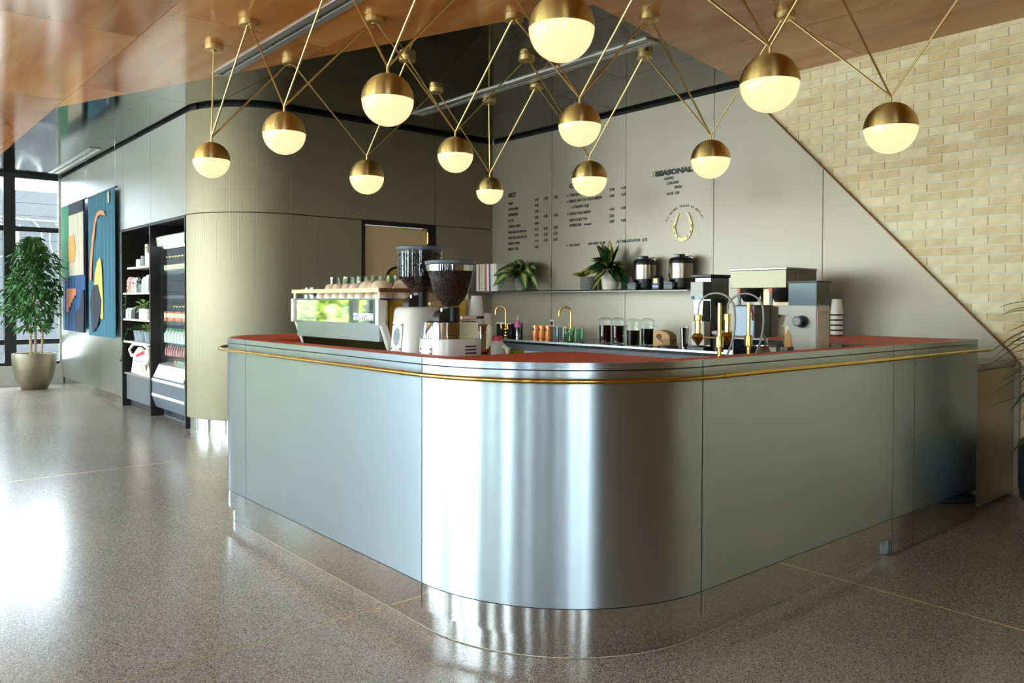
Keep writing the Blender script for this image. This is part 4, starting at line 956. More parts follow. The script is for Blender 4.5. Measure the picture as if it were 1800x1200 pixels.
# bulk grinder by the shelf end
tg = thing('bulk_grinder', 'tall steel bulk coffee grinder with black lid at the shelf end', 'grinder', (5.53, 3.97, BZ))
MB().box(5.42, 5.67, 3.89, 4.05, BZ+.02, 1.49).build('housing', M_steel, tg, bevel=.006)
MB().box(5.39, 5.69, 3.87, 4.07, 1.49, 1.512).build('lid', M_black, tg, bevel=.003)
hdp = MB().box(5.31, 5.42, 3.885, 4.01, 1.31, 1.452).build('switch_head', MC['matte_steel'] if 'matte_steel' in MC else pm('matte_steel', (112, 120, 126), .42, .9), tg, bevel=.003)
MB().box(5.306, 5.31, 3.89, 4.005, 1.34, 1.445).build('instruction_card', M_paper, hdp)
MB().tube([(5.30, 3.985, 1.325), (5.312, 3.985, 1.325)], .01, 12).build('switch', M_black, hdp)
MB().prism([(3.90, 1.30), (3.985, 1.30), (3.975, 1.10), (3.91, 1.10)], 5.325, 5.40, 'x').build('chute', M_chrome, tg)
MB().prism([(3.885, 1.13), (4.0, 1.13), (4.005, .94), (3.88, .94)], 5.32, 5.405, 'x').build('catch_bag', M_paper, tg)
MB().box(5.30, 5.69, 3.87, 4.08, BZ, BZ+.02).build('base_plate', M_black, tg)
kn = MB().tube([(5.545, 3.89, 1.285), (5.545, 3.862, 1.285)], .035, 20).build('dial', M_black, tg, smooth=True)
# big brewer
br = thing('batch_brewer', 'large steel batch coffee brewer with red-topped handles', 'coffee brewer', (5.42, 3.33, BZ))
MB().box(5.20, 5.62, 3.09, 3.557, 1.392, 1.524).build('brew_head', pm('warm_steel', (116, 109, 90), .36, 1, rvary=.03), br, bevel=.003)
MB().box(5.195, 5.62, 3.085, 3.562, 1.524, 1.54).build('head_cover', M_steel, br, bevel=.003)
MB().box(5.50, 5.73, 3.485, 3.54, BZ+.02, 1.392).build('column', MC['warm_steel'], br); MB().box(5.52, 5.73, 3.10, 3.485, BZ+.02, 1.392).build('back_panel', pm('brown_steel', (146, 124, 96), .3, .9), br)
MB().box(5.30, 5.52, 3.41, 3.59, BZ+.02, 1.266).build('hot_water_tank', pm('matte_steel', (112, 120, 126), .42, .9), br, bevel=.01)
MB().box(5.18, 5.74, 3.09, 3.6, BZ, BZ+.02).build('base_plate', M_steel, br)
for y, lab in ((3.446, None), (3.183, None)):
    fb = MB().lathe([(.05, 0), (.075, .05), (.085, .10)], 24, (5.30, y, 1.29)).build('brew_basket', M_black, br, smooth=True)
    MB().box(5.145, 5.165, y-.012, y+.012, 1.36, 1.39).build('handle_cap', pm('orange_red', (216, 84, 52), .4), fb); MB().box(5.15, 5.163, y-.012, y+.012, 1.265, 1.36).build('handle', M_grey, fb, bevel=.003)
for i in range(3):
    for z in (1.505, 1.468): MB().box(5.32+i*.07, 5.365+i*.07, 3.084, 3.09, z-.012, z).build('louvre', MC['warm_steel'], br)
wt = MB().tube([(5.30, 3.41, 1.20), (5.25, 3.395, 1.20)], .012, 10).tube([(5.25, 3.395, 1.21), (5.25, 3.395, 1.15)], [.014, .009], 10).build('water_tap', M_chrome, br, smooth=True)
MB().tube([(5.25, 3.395, 1.205), (5.235, 3.40, 1.255)], [.008, .013], 8).build('tap_lever', pm('bright_red', (210, 26, 34), .35), wt, smooth=True)
vg = thing('filter_stack', 'white fluted paper filters on a black canister beside the brewer', 'coffee filters', (5.33, 3.70, BZ))
MB().lathe([(.07, 0), (.07, .13)], 24, (5.33, 3.72, BZ)).build('canister', M_black, vg, smooth=True)
MB().lathe([(.06, .13)]+[(.075+.004*(k % 2), .132+.004*k) for k in range(6)]+[(.06, .158)], 32, (5.33, 3.72, BZ)).build('filters', M_paper, vg)

# ================================================================== RIGHT ARM OF THE COUNTER
def tap_tower(x, y, lab):
    t = thing('water_tap_tower', lab, 'tap', (x, y, CT), 'brass tap towers on the counter')
    MB().tube([(x, y, CT), (x, y, 1.284)], .0085, 16).build('pipe', M_brasst, t, smooth=True)
    MB().lathe([(.013, 0), (.013, .003)], 16, (x, y, CT)).build('flange', M_brasst, t)
    MB().lathe([(.014, 1.103), (.017, 1.106), (.017, 1.148), (.015, 1.15)], 20, (x, y, 0)).build('collar', M_brasst, t, smooth=True)
    MB().tube([(x, y+.012, 1.143), (x, y+.085, 1.143)], .0035, 8).build('arm', M_brass, t, smooth=True)
    yy = y+.105
    hd = MB().lathe([(.006, 1.112), (.010, 1.118), (.017, 1.128), (.024, 1.138), (.026, 1.144), (.022, 1.152), (.013, 1.160), (.0125, 1.165), (.0125, 1.21), (.016, 1.212), (.016, 1.236), (.013, 1.238)], 22, (x, yy, 0)).build('spray_head', M_brasst, t, smooth=True)
    MB().lathe([(.005, 1.103), (.006, 1.114)], 12, (x, yy, 0)).build('nozzle', M_chrome, hd, smooth=True)
    ho = [(x, yy, 1.236), (x, yy-.003, 1.262)]
    for i in range(1, 13):
        a = PI*i/12; ho.append((x+.035*i/12, yy-.075*(1-math.cos(a))*1.0, 1.262+.062*math.sin(a)))
    e = ho[-1]; ho += [(e[0]+.003*math.sin(q*3), e[1]-.006*math.sin(q*3.1)+.034*q*q, 1.262-(1.262-CT)*q) for q in [i/8 for i in range(1, 9)]]
    MB().tube(ho, .0045, 10).build('hose', pm('grey_braided_hose', (150, 148, 142), .45, .4), t, smooth=True)
tap_tower(2.713, 1.905, 'brass tap tower with curved hose, left of two on the counter'); tap_tower(2.915, 1.903, 'brass tap tower with curved hose, right of two near the white grinder')
# white bulk grinder
ek = thing('shop_grinder', 'white upright shop grinder with dial and tinted hopper on the counter', 'grinder', (4.0, 2.27, EZ))
MB().box(3.95, 4.08, 2.172, 2.335, EZ, 1.272).build('housing', M_white, ek, bevel=.004)
MB().box(3.9495, 4.0815, 2.1705, 2.3355, 1.215, 1.235).build('name_band', M_cream, ek) if False else None
MB().box(3.96, 4.08, 2.1675, 2.172, EZ+.02, 1.268).build('side_cover', M_cream, ek); MB().box(3.965, 4.076, 2.1665, 2.168, 1.222, 1.244).build('side_grille', pm('beige_grille', (186, 172, 148), .6), ek)
MB().box(3.955, 4.06, 2.335, 2.395, 1.218, 1.272).build('grind_head', M_white, ek, bevel=.003)
MB().prism([(2.335, 1.215), (2.35, 1.215), (2.372, 1.155), (2.335, 1.155)], 3.96, 4.05, 'x').build('spout', M_white, ek)
MB().ball((3.975, 2.402, 1.215), .011, 14, 8).build('clamp_knob', M_black, ek, smooth=True)
dl = MB().tube([(3.95, 2.245, 1.185), (3.93, 2.245, 1.185)], .033, 28).build('dial_ring', M_black, ek, smooth=True); MB().tube([(3.93, 2.25, 1.187), (3.895, 2.25, 1.187)], .027, 12).build('dial_knob', M_black, dl); MB().tube([(3.8955, 2.25, 1.187), (3.892, 2.25, 1.187)], .022, 24).build('dial_face', M_steel, dl)
hp = MB().box(3.95, 4.082, 2.172, 2.334, 1.272, 1.392).build('hopper', pm('blue_tinted_hopper', (116, 134, 146), .12, 0, .6), ek, bevel=.002)
MB().box(3.953, 4.0825, 2.1695, 2.172, 1.276, 1.39).build('hopper_side', pm('smoked_side', (56, 56, 42), .3), hp); MB().box(3.946, 4.10, 2.166, 2.338, 1.392, 1.402).build('hopper_lid', M_black, hp)
for x in (3.962, 4.078): MB().box(x-.005, x+.005, 2.164, 2.168, 1.262, 1.285).build('latch', M_chrome, ek)
shaker(3.30, 2.10, EZ, 'short steel tin on the counter near the white grinder', .215, .05)
ct = thing('utensil_crock', 'steel crock holding a wooden scoop and steel spoon', 'utensil holder', (3.56, 2.12, EZ)); MB().lathe([(.04, 0), (.042, .2), (.039, .2), (.037, .01)], 20, (3.56, 2.12, EZ)).build('crock', M_steel, ct, smooth=True)
wsn = thing('wooden_scoop', 'pale wooden paddle standing in the crock by the white grinder', 'scoop', (3.57, 2.11, EZ+.012)); mws = MB()
mws.prism([(2.098, EZ+.012), (2.118, EZ+.012), (2.128, 1.09), (2.122, 1.125), (2.108, 1.15), (2.094, 1.125), (2.088, 1.09)], 3.565, 3.573, 'x'); mws.build('paddle', pm('pale_wood', (206, 160, 98), .5), wsn)
spn = MB().tube([(3.55, 2.135, EZ+.012), (3.50, 2.20, 1.125)], .006, 8).build('steel_spoon', M_steel, None, smooth=True); tag(spn, 'steel spoon handle leaning out of the crock', 'spoon')
tb = thing('tablet', 'dark tablet screen with white frame behind the utensils', 'tablet', (3.55, 2.36, EZ)); MB().box(3.56, 3.57, 2.22, 2.42, EZ+.12, 1.105).build('bezel', M_paper, tb); MB().box(3.5585, 3.56, 2.228, 2.412, EZ+.128, 1.097).build('screen', pm('dark_screen', (22, 30, 44), .1), tb); MB().box(3.57, 3.63, 2.28, 2.36, EZ, EZ+.16).build('stand', M_black, tb)
cup_stack('striped paper cups stacked on the red top right of the white grinder', 4.95, 2.58, CT, 15, .040, 'paper cup stacks', True)
dt = thing('drip_grate', 'steel drip grate worktop behind the brass taps', 'drip tray', (2.9, 2.25, EZ))
MB().box(2.52, 3.2, 2.02, 2.5, EZ, EZ+.04).build('tray', M_steel, dt, bevel=.003)
for i in range(12): MB().box(2.55+i*.052, 2.585+i*.052, 2.05, 2.47, EZ+.04, EZ+.046).build('grate_bar', M_chrome, dt)

# ================================================================== SHELF NICHE AND COOLER IN THE LEFT WALL
nu = thing('shelf_unit', 'dark recessed shelf unit with pale shelves beside the cooler', 'shelf unit', (3.0, 9.95, 0))
M_shelf = pm('speckled_shelf', (196, 188, 170), .6, vary=.15, vscale=120); M_lin = pm('dark_liner', (20, 18, 17), .6)
MB().box(2.69, 3.37, 10.505, 10.53, 0, 2.14).build('side_panel', M_bronze, nu); MB().box(2.69, 3.37, 9.385, 9.405, 0, 2.14).build('side_panel', M_bronze, nu)
MB().box(3.35, 3.37, 9.405, 10.505, 0, 2.14).build('back_panel', M_lin, nu); MB().box(2.69, 3.37, 9.405, 10.505, 2.115, 2.14).build('top_panel', M_bronze, nu)
for z in (1.38, 1.068, .80): MB().box(2.70, 3.35, 9.406, 10.504, z-.022, z).build('shelf_board', M_shelf, nu)
MB().box(2.70, 3.35, 9.406, 10.32, 1.658, 1.68).build('short_shelf', M_shelf, nu)
MB().box(2.71, 3.35, 9.406, 10.504, .395, .415).build('cabinet_top', pm('grey_worktop', (120, 118, 112), .5), nu)
MB().box(2.735, 2.755, 9.41, 10.50, .09, .385).build('cabinet_door', pm('charcoal_door', (84, 88, 90), .45), nu)
MB().box(2.78, 3.35, 9.41, 10.50, .0, .39).build('cabinet_body', M_lin, nu)
# goods on the shelves
def bag(x, y, z, w, d, h, mat, lab, grp='coffee bags on the left shelves'):
    t = thing('coffee_bag', lab, 'bag', (x, y, z), grp)
    MB().prism([(x-d/2, z), (x+d/2, z), (x+d*.45, z+h*.8), (x+d*.12, z+h), (x-d*.12, z+h), (x-d*.45, z+h*.8)], y-w/2, y+w/2, 'y').build('bag_body', mat, t, bevel=.006)
    return t
M_pink = pm('pink_bag', (216, 150, 136), .6); M_silver = pm('silver_bag', (186, 190, 186), .45); M_dkbag = pm('dark_bag', (46, 44, 46), .5); M_mint = pm('mint_bag', (176, 198, 182), .5)
XG = 2.755
bag(XG, 10.36, 1.38, .13, .07, .19, M_pink, 'pink coffee bag at the left of the upper shelf'); bag(XG, 10.20, 1.38, .12, .07, .18, pm('rose_bag', (206, 168, 156), .6), 'rose and white coffee bag, second on the upper shelf'); bag(XG, 10.07, 1.38, .09, .07, .18, M_silver, 'silver-grey coffee bag, third on the upper shelf')
bag(XG, 9.77, 1.38, .10, .07, .18, M_mint, 'mint-green bag at the right of the upper shelf'); bag(XG, 9.63, 1.38, .14, .07, .20, M_silver, 'pale patterned bag at the right end of the upper shelf')
bag(XG, 10.43, 1.068, .10, .07, .13, M_silver, 'silver bag at the left of the middle shelf'); bag(XG, 10.30, 1.068, .09, .07, .13, M_silver, 'second silver bag on the middle shelf'); bag(XG, 10.15, 1.068, .15, .08, .13, M_dkbag, 'dark bag left of the white pot on the middle shelf')
def mug(x, y, z, r, h, mat, lab):
    t = thing('mug', lab, 'mug', (x, y, z), 'mugs on the left shelves')
    MB().lathe([(r*.9, 0), (r, .01), (r, h), (r*.9, h), (r*.88, .012)], 22, (x, y, z)).build('mug_body', mat, t, smooth=True)
    MB().tube([(x, y-r, z+h*.75), (x, y-r-.022, z+h*.7), (x, y-r-.022, z+h*.3), (x, y-r, z+h*.25)], .006, 8).build('handle', mat, t, smooth=True)
mug(2.74, 9.78, 1.068, .055, .125, M_cupw, 'white mug in front of the white pot'); mug(2.74, 9.63, 1.068, .055, .12, M_cupw, 'white mug at the right end of the middle shelf')
def small_plant(x, y, z, r, h, pmat, lab, n, L, mat, trail=0):
    t = thing('potted_plant', lab, 'plant', (x, y, z), 'small plants on the left shelves')
    MB().lathe([(r*.78, 0), (r, h), (r*.9, h), (r*.88, h*.85)], 22, (x, y, z)).build('pot', pmat, t, smooth=True)
    m = MB()
    for i in range(n):
        a = i*2.4; d = Vector((math.cos(a)*.8-.15, math.sin(a), random.uniform(.2, 1.3)))
        leafcard(m, Vector((x, y, z+h*.95))+d*random.uniform(0, .07), d, L*random.uniform(.7, 1.2), L*.5, random.uniform(.2, .9), random.uniform(-.6, .6), 4)
    tag(m.build('foliage', mat, t, smooth=True, angle=80), None, None, kind='stuff')
    if trail:
        p = [(x-.05, y+.02, z+h), (x-.12, y+.10, z+h+.02), (x-.15, y+.17*trail, z-.02), (x-.15, y+.22*trail, z-.22)]
        v = MB().tube(p, .003, 6).build('vine', M_stem, t)
        m = MB()
        for i in range(8):
            k = i/7*2.999; j = int(k); q = Vector(p[j]).lerp(Vector(p[j+1]), k-j); leafcard(m, q, (random.uniform(-1, -.2), random.uniform(-1, 1), random.uniform(-.5, .5)), .05, .035, .3, 0, 3)
        tag(m.build('vine_leaves', mat, t), None, None, kind='stuff')
M_gpot = pm('blue_grey_pot', (112, 122, 126), .7, vary=.12, vscale=30); M_light = varileaf('light_green_leaf', (96, 132, 58), (196, 206, 150), .4)
small_plant(2.78, 9.92, 1.38, .06, .10, M_gpot, 'trailing ivy on the upper shelf among the bags', 26, .08, M_gleaf, 1)
small_plant(2.82, 9.96, 1.068, .085, .12, M_cupw, 'pale-leaved plant in white pot on the middle shelf', 26, .12, M_light)
small_plant(2.80, 10.12, .80, .085, .13, M_gpot, 'leafy plant in blue-grey pot, left on the lower shelf', 34, .08, M_gleaf, 1.2); small_plant(2.79, 9.93, .80, .08, .14, M_gpot, 'leafy plant in blue-grey pot, middle of the lower shelf', 30, .08, M_gleaf); small_plant(2.79, 9.69, .80, .08, .13, M_gpot, 'bright green plant in blue-grey pot at the right of the lower shelf', 34, .09, M_light)
for (y, w, h, mat, lab) in ((10.0, .16, .09, M_cupw, 'small white box on the short top shelf'), (9.68, .09, .25, M_cream, 'tall cream card box on the short top shelf')):
    o = MB().box(2.735, 2.78, y-w/2, y+w/2, 1.68, 1.68+h).build('card_box', mat, None, bevel=.003); tag(o, lab, 'box')
mug(2.76, 9.81, 1.68, .045, .12, pm('grey_mug', (120, 116, 112), .5), 'tall dark grey tumbler mug on the short top shelf')
small_plant(2.76, 9.585, 1.68, .055, .14, M_cupw, 'tiny plant in white pot on the short top shelf', 10, .05, M_gleaf)
# folded shirts and tote
M_cloth = pm('white_cotton', (232, 226, 212), .9, bump=.3, bscale=25)
ts = thing('tote_bag', 'white cotton tote with red print standing in the niche', 'tote bag', (2.9, 10.0, .415))
def cloth(pts2, x, thick, mat, name, par):
    return MB().prism(pts2, x, x+thick, 'x').build(name, mat, par, bevel=.012)
cloth([(10.32, .415), (9.84, .415), (9.62, .62), (9.66, .74), (9.85, .70), (10.02, .74), (10.2, .66)], 2.735, .05, M_cloth, 'bag_body', ts)
MB().tube([(2.76, 10.13, .66), (2.75, 10.32, .62), (2.75, 10.42, .69), (2.77, 10.33, .76), (2.79, 10.0, .765), (2.79, 9.75, .72)], .018, 8).build('strap', M_cloth, ts, smooth=True)
M_redp = pm('red_print', (196, 40, 52), .8)
for i in range(7): MB().box(2.732, 2.7345, 10.06-.052*i, 10.10-.052*i, .615+.008*i, .65+.01*i).build('red_lettering', M_redp, ts)
for i in range(5): MB().box(2.732, 2.7345, 10.08-.07*i, 10.11-.07*i, .565, .58).build('red_lettering', M_redp, ts)
for k, (yy, lab) in enumerate(((9.88, 'leftmost folded cream cloth by the tote'), (9.74, 'middle folded cream cloth by the tote'), (9.60, 'rightmost folded cream cloth by the tote'))):
    t = thing('folded_cloth', lab, 'cloth', (2.76, yy, .415), 'folded cloths in the niche'); cloth([(yy+.09, .415), (yy-.09, .415), (yy-.07, .50), (yy-.03, .56), (yy+.02, .49)], 2.715, .018, pm('cream_linen', (226, 206, 178), .9), 'fold', t)
# cooler
cl = thing('drinks_cooler', 'open-front drinks cooler with white header and grey console', 'cooler', (3.0, 8.8, 0))
MB().box(2.69, 3.37, 9.365, 9.383, 0, 2.14).build('surround', M_bronze, cl); MB().box(2.69, 3.37, 8.215, 8.235, 0, 2.14).build('surround', M_bronze, cl); MB().box(2.69, 3.37, 8.235, 9.365, 2.115, 2.14).build('surround_top', M_bronze, cl)
MB().box(3.33, 3.37, 8.235, 9.365, .02, 2.11).build('back_liner', M_lin, cl)
MB().box(2.80, 3.33, 9.335, 9.36, .10, 1.90).build('side_wall', pm('cooler_side', (40, 42, 44), .4), cl); MB().box(2.80, 3.33, 8.24, 8.26, .10, 1.90).build('side_wall', MC['cooler_side'], cl)
MB().prism([(2.75, 1.985), (2.78, 2.0), (3.33, 2.0), (3.33, 1.90), (2.80, 1.875), (2.76, 1.885)], 8.40, 9.36, 'y').build('header', M_white, cl, bevel=.004)
MB().box(2.80, 2.83, 8.45, 9.25, 1.862, 1.874).build('strip_light', pm('cooler_light', (255, 255, 255), .4, emit=(.85, .95, 1), estr=5.0), cl)
MB().box(2.80, 3.33, 8.28, 9.33, 1.875, 1.90).build('ceiling_panel', M_grey, cl)
shz = (1.598, 1.335, 1.052, .820, .672)
for z in shz:
    s = MB().box(2.80, 3.32, 8.265, 9.33, z-.012, z).build('cooler_shelf', M_glass if z == .672 else M_steel, cl); MB().box(2.793, 2.80, 8.265, 9.33, z-.03, z+.006).build('price_rail', M_steel, s)
MB().box(3.31, 3.325, 8.285, 9.295, .55, 1.86).build('back_sheet', pm('cooler_back', (92, 100, 106), .5), cl)  # plain grey sheet in front of the dark back liner
MB().prism([(2.78, .585), (2.84, .60), (3.30, .60), (3.30, .55), (2.80, .55)], 8.27, 9.33, 'y').build('deck', M_white, cl)
con = MB().prism([(2.70, .42), (2.775, .585), (2.80, .585), (2.80, .10), (2.74, .105), (2.70, .22)], 8.27, 9.36, 'y').build('console', pm('console_grey', (98, 108, 116), .3, .3), cl, bevel=.004)
for z in (.40, .235): MB().box(2.694, 2.70, 8.28, 9.35, z, z+.028).build('console_trim', M_paper, con)
MB().prism([(2.703, .445), (2.765, .577), (2.760, .580), (2.698, .448)], 8.32, 9.31, 'y').build('console_slope', M_white, con)
MB().box(2.83, 2.85, 8.27, 9.36, 0, .10).build('grille_base', M_grey, cl)
for i in range(24): MB().box(2.824, 2.83, 8.30+i*.043, 8.32+i*.043, .01, .095).build('grille_slat', M_steel, cl)
MB().box(2.778, 2.784, 8.265, 9.33, .60, 1.86).build('glass_door', M_pane, cl)
# drinks
def drink(kind):
    t = thing(kind[0], 'x', kind[1], (0,0,0), kind[2])
    for nm, prof, mat in kind[3]: MB().lathe(prof, 14).build(nm, mat, t, smooth=True)
    return t
M_bglass = pm('dark_bottle_glass', (26, 22, 20), .08); M_lab = pm('cream_label', (226, 214, 176), .5); M_amber = pm('amber_can', (190, 120, 60), .3, .4)
K1 = ('drink_bottle', 'bottle', 'bottles in the cooler', [('bottle_glass', [(.036, 0), (.036, .10), (.016, .135), (.014, .165)], M_bglass), ('bottle_label', [(.0368, .025), (.0368, .08)], M_lab), ('cap', [(.016, .163), (.016, .175), (.0, .176)], pm('gold_cap', (206, 178, 110), .3, .6))])
K2 = ('drink_can', 'can', 'cans in the cooler', [('can_body', [(.03, 0), (.032, .008), (.032, .105), (.027, .115), (.0, .115)], M_amber), ('can_band', [(.0324, .05), (.0324, .095)], M_lab)])
K3 = ('juice_bottle', 'bottle', 'juice bottles in the cooler', [('bottle_body', [(.042, 0), (.044, .01), (.044, .10), (.02, .135)], pm('milky_bottle', (214, 216, 208), .4)), ('cap', [(.021, .133), (.021, .16), (.0, .161)], pm('leaf_green_cap', (70, 160, 60), .4))])
K4 = ('soda_bottle', 'bottle', 'small bottles in the cooler', [('bottle_glass', [(.026, 0), (.027, .07), (.015, .095), (.014, .11)], pm('red_soda', (156, 60, 44), .1)), ('cap', [(.015, .109), (.015, .116), (.0, .117)], M_steel)])
K5 = ('striped_carton', 'carton', 'cartons at the bottom of the cooler', [('carton_body', [(.04, 0), (.04, .05), (.03, .058), (.0, .058)], pm('striped_carton', (206, 206, 190), .5, vary=.5, vscale=60))])
def row(kind, z, ys, x, labf, mats=None):
    pr = None
    for i, y in enumerate(ys):
        lb = ORD[i]+' '+labf.replace(' on the', ' from the left on the', 1).replace(' in the', ' from the left in the', 1).replace(' behind the', ' from the left behind the', 1) if ' from' not in labf else labf
        lb = ORD[i]+' from left, '+labf
        if pr is None: pr = drink(kind); place(pr, (x, y, z)); pr['label'] = lb; q = pr
        else: q = dup(pr, (x, y, z), 0, lb)
        if mats:
            for c in q.children:
                if c.name.startswith(('can_body', 'carton_body', 'bottle_body', 'bottle_glass')):
                    c.data = c.data.copy(); c.data.materials[0] = mats[i % len(mats)]
yy5 = [9.27-.105*i for i in range(9)]
row(K1, 1.598, yy5, 2.845, 'dark bottle with cream label on the top cooler shelf'); row(K1, 1.598, yy5, 2.94, 'dark bottle in the second row of the top cooler shelf')
row(K2, 1.052, [9.28-.078*i for i in range(12)], 2.84, 'amber and cream can on the middle cooler shelf', [M_amber, pm('red_can', (170, 70, 52), .3, .4), M_amber]); row(K1, 1.052, yy5, 2.92, 'dark bottle behind the cans on the middle cooler shelf')
row(K3, .820, [9.27-.11*i for i in range(9)], 2.85, 'milky juice bottle with green cap in the cooler'); row(K4, .672, [9.28-.075*i for i in range(12)], 2.84, 'small red soda bottle on the low glass cooler shelf')
row(K5, .60-.0, [8.98-.115*i for i in range(5)], 2.86, 'carton standing on the bottom deck of the cooler', [pm('red_stripe', (206, 120, 110), .5, vary=.4, vscale=80), pm('green_carton', (130, 190, 130), .5), pm('grey_stripe', (170, 170, 168), .5, vary=.5, vscale=90), pm('orange_juice', (224, 150, 50), .3)])

# ================================================================== WALL HANGINGS
def fabric(name, col):
    t = NT(name); p = t.p; c = lin(col); mp = t.coord('Object', (1, 1, .05)); n = t.n('ShaderNodeTexNoise', Scale=14.0, Detail=2.0); t.l(mp, 'Vector', n, 'Vector')
    r = t.ramp(n, 'Fac', [(.3, tuple(x*.8 for x in c)), (.7, c)]); t.l(r, 'Color', p, 'Base Color'); p.inputs['Roughness'].default_value = .9; t.bump(n, 'Fac', .5, .02); return t.m
FB = {k: fabric('fabric_'+k, c) for k, c in dict(teal=(46, 96, 112), navy=(36, 39, 50), cream=(184, 176, 152), green=(44, 116, 78), blue=(44, 78, 122), peach=(206, 128, 84), yellow=(204, 178, 94), mustard=(196, 148, 72)).items()}
def hanging(lab, y0, y1, z0, z1, back, patches):
    t = thing('wall_hanging', lab, 'wall hanging', (2.66, (y0+y1)/2, z0), 'fabric wall hangings')
    # pleated cloth
    m = MB(); n = 60; P = []
    for i in range(n+1):
        s = i/n; P.append((2.655+.006*math.sin(s*46)+.003*math.sin(s*91), y0+(y1-y0)*s))
    m.slab(P, [(a+.006, b) for a, b in P], z0, z1); m.build('cloth', FB[back], t, smooth=True, angle=60)
    for col, poly in patches:
        Q = [(y0+(y1-y0)*s, z1-(z1-z0)*q) for s, q in poly]
        MB().prism(Q, 2.640, 2.646, 'x').build('patch', FB[col], t)
    MB().tube([(2.662, y0+.05, z1+.006), (2.662, y1-.09, z1+.006)], .012, 10).build('rod', M_bronze, t, smooth=True)
    for y in (y0+.12, y1-.02):
        MB().tube([(2.662, y, z1+.01), (2.662, y, 3.10)], .0016, 6).build('hanging_wire', M_paper, t)
        MB().tube([(2.662, y+.02, 3.10), (2.662, y, 3.085), (2.662, y-.018, 3.10), (2.662, y-.015, 3.125), (2.662, y, 3.14), (2.662, y, CZ)], .004, 6).build('hook', M_steel, t, smooth=True)
hanging('patchwork wall hanging of green, cream and blue blocks, left of two', 13.60, 12.24, .84, 2.68, 'blue', [
    ('navy', [(.35, 0), (1, 0), (1, .085), (.35, .085)]), ('green', [(0, 0), (.345, 0), (.345, .575), (0, .575)]), ('cream', [(.355, .09), (1, .09), (1, .565), (.355, .565)]),
    ('navy', [(0, .58), (.345, .58), (.345, .605), (0, .605)]),
    ('peach', [(.22, .665), (.66, .665), (.66, .72), (.58, .72), (.58, .745), (.50, .745), (.50, .775), (.42, .775), (.42, .81), (.33, .81), (.33, .85), (.22, .85)]),
    ('navy', [(1, .68), (1, 1), (.64, 1), (.64, .845), (.78, .83), (.88, .77), (.93, .68)])])
pt = MB().prism([(13.11, 2.21), (12.80, 2.22), (12.72, 2.16), (12.69, 2.02), (12.73, 1.88), (12.78, 1.84), (13.11, 1.83)], 2.634, 2.640, 'x').build('patch', FB['mustard'], [o for o in COL.objects if o.name == 'wall_hanging'][0])
hk = lambda pts: [((u-470)/140, (v-115)/760) for u, v in pts]
hanging('teal wall hanging with peach hook and yellow shape, right of two', 12.01, 10.70, .815, 2.672, 'teal', [
    ('cream', [(.80, .02), (.86, .01), (.87, .085), (.81, .09)]),
    ('peach', hk([(572, 240), (562, 216), (545, 206), (528, 214), (515, 240), (508, 290), (497, 340), (489, 430), (482, 540), (486, 578), (493, 570), (497, 470), (504, 390), (512, 330), (518, 270), (530, 236), (545, 228), (558, 236)])),
    ('yellow', hk([(540, 455), (526, 478), (514, 530), (510, 590), (512, 640), (545, 780), (557, 778), (555, 650), (551, 540), (547, 475)]))])
MB().prism([(12.01-1.31*((u-470)/140), 2.672-1.857*((v-115)/760)) for u, v in ((505, 602), (530, 597), (549, 685), (545, 752), (525, 828), (500, 858), (492, 745), (485, 690))], 2.634, 2.640, 'x').build('patch', FB['navy'], [o for o in COL.objects if o.name == 'wall_hanging.001'][0])

# ================================================================== PLANTS ON THE FLOOR
ft = thing('potted_tree', 'weeping fig tree in a round bronze-grey planter by the window', 'potted tree', (2.22, 13.3, 0))
MB().lathe([(.15, 0), (.17, .01), (.24, .15), (.275, .32), (.285, .5), (.28, .52), (.25, .52), (.25, .47)], 40, (2.22, 13.3, 0)).build('planter', pm('bronze_planter', (104, 96, 74), .38, .5, vary=.15, vscale=5), ft, smooth=True)
MB().lathe([(.0, .50), (.26, .49)], 24, (2.22, 13.3, 0)).build('soil', pm('pale_moss', (150, 150, 110), .95, bump=.5, bscale=60), ft)
for (dx, dy, h) in ((-.04, 0, 1.4), (.02, .03, 1.6), (.09, -.02, 1.1)):
    MB().tube([(2.22+dx, 13.3+dy, .49), (2.22+dx*1.2, 13.3+dy, .9), (2.22+dx*.4, 13.3+dy*.5, h)], [.018, .015, .008], 8).build('trunk', pm('pale_bark', (150, 128, 100), .8), ft, smooth=True)
fol = MB()
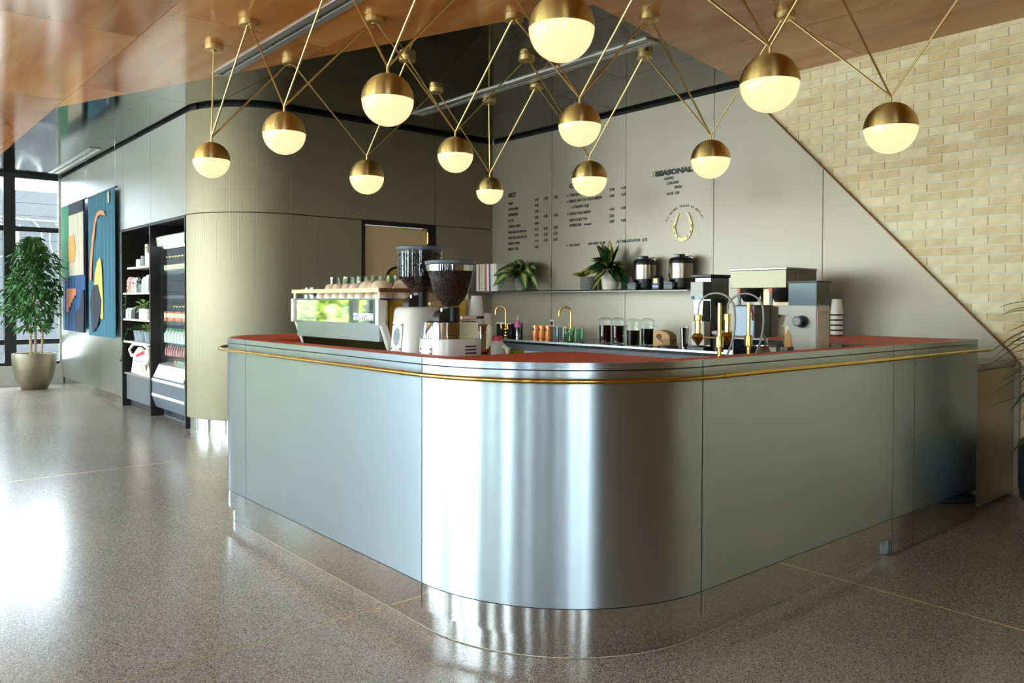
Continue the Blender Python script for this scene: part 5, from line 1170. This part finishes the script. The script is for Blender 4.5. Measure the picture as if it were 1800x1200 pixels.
for k in range(2600):
    zz = random.uniform(.85, 2.2); t_ = (zz-.85)/1.35
    R_ = .44*(math.sin(PI*min(1, t_*.8+.18))**.7)
    a = random.uniform(0, 2*PI); rr = R_*random.random()**.45
    if zz < 1.1 and random.random() < .5: continue
    bump_ = .8+.3*math.sin(3*a+zz*5)
    p = (2.22+rr*bump_*math.cos(a), 13.3+rr*bump_*math.sin(a), zz)
    if p[0] > 2.56: continue
    leafcard(fol, p, (math.cos(a)+random.uniform(-.6, .6), math.sin(a)+random.uniform(-.6, .6), random.uniform(-1.2, .2)), random.uniform(.06, .095), .036, .3, random.uniform(-1, 1), 3)
M_fig = pm('fig_leaf', (54, 96, 40), .7, 0, .25, vary=.5, vscale=9)
tag(fol.build('foliage', M_fig, ft), None, None, kind='stuff')
br_ = MB()
for i in range(16):
    a = i*2.4; z_ = 1.0+i*.06; br_.tube([(2.22, 13.3, z_), (2.22+.3*math.cos(a), 13.3+.3*math.sin(a), z_+.2)], [.007, .003], 6)
br_.build('branches', MC['pale_bark'], ft)
dp = thing('dracaena', 'spiky dracaena in a dark blue-grey pot at the right edge', 'plant', (5.6, 1.47, 0))
MB().lathe([(.20, 0), (.215, .01), (.215, .025), (.165, .04), (.17, .05), (.235, .10), (.25, .20), (.25, .44), (.235, .46), (.22, .46), (.22, .42)], 40, (5.6, 1.47, 0)).build('pot', pm('slate_blue_pot', (58, 64, 74), .5, vary=.06, vscale=4), dp, smooth=True)
MB().lathe([(.0, .42), (.225, .42)], 24, (5.6, 1.47, 0)).build('soil', pm('dark_soil', (40, 32, 26), .95), dp)
M_drac = varileaf('dracaena_leaf', (64, 96, 40), (104, 128, 60), .5)
heads = [((5.6, 1.47), .98, 32), ((5.68, 1.40), .74, 24), ((5.52, 1.42), 1.22, 30)]
for (hx, hy), hz, n_ in heads:
    MB().tube([(5.6+(hx-5.6)*.4, 1.47+(hy-1.47)*.4, .42), (hx, hy, hz)], [.024, .018], 10).build('cane', pm('cane_bark', (120, 104, 78), .8), dp, smooth=True)
    for i in range(n_):
        a = i*2.4; e = 1.2-1.5*i/n_; d = Vector((math.cos(a)*.8, math.sin(a), e))
        if math.cos(a) > .3: d.x *= .35
        L_ = random.uniform(.36, .56); dn = d.normalized()
        if dn.x > 0: L_ = min(L_, (6.03-hx)/max(dn.x, .05))
        if dn.y > 0: L_ = min(L_, (1.86-hy)/max(dn.y, .05))
        leaf_obj(dp, Vector((hx, hy, hz-.08+.1*(1-i/n_))), d, max(L_, .2), .040, .45, M_drac, 0, 'leaf', .3)
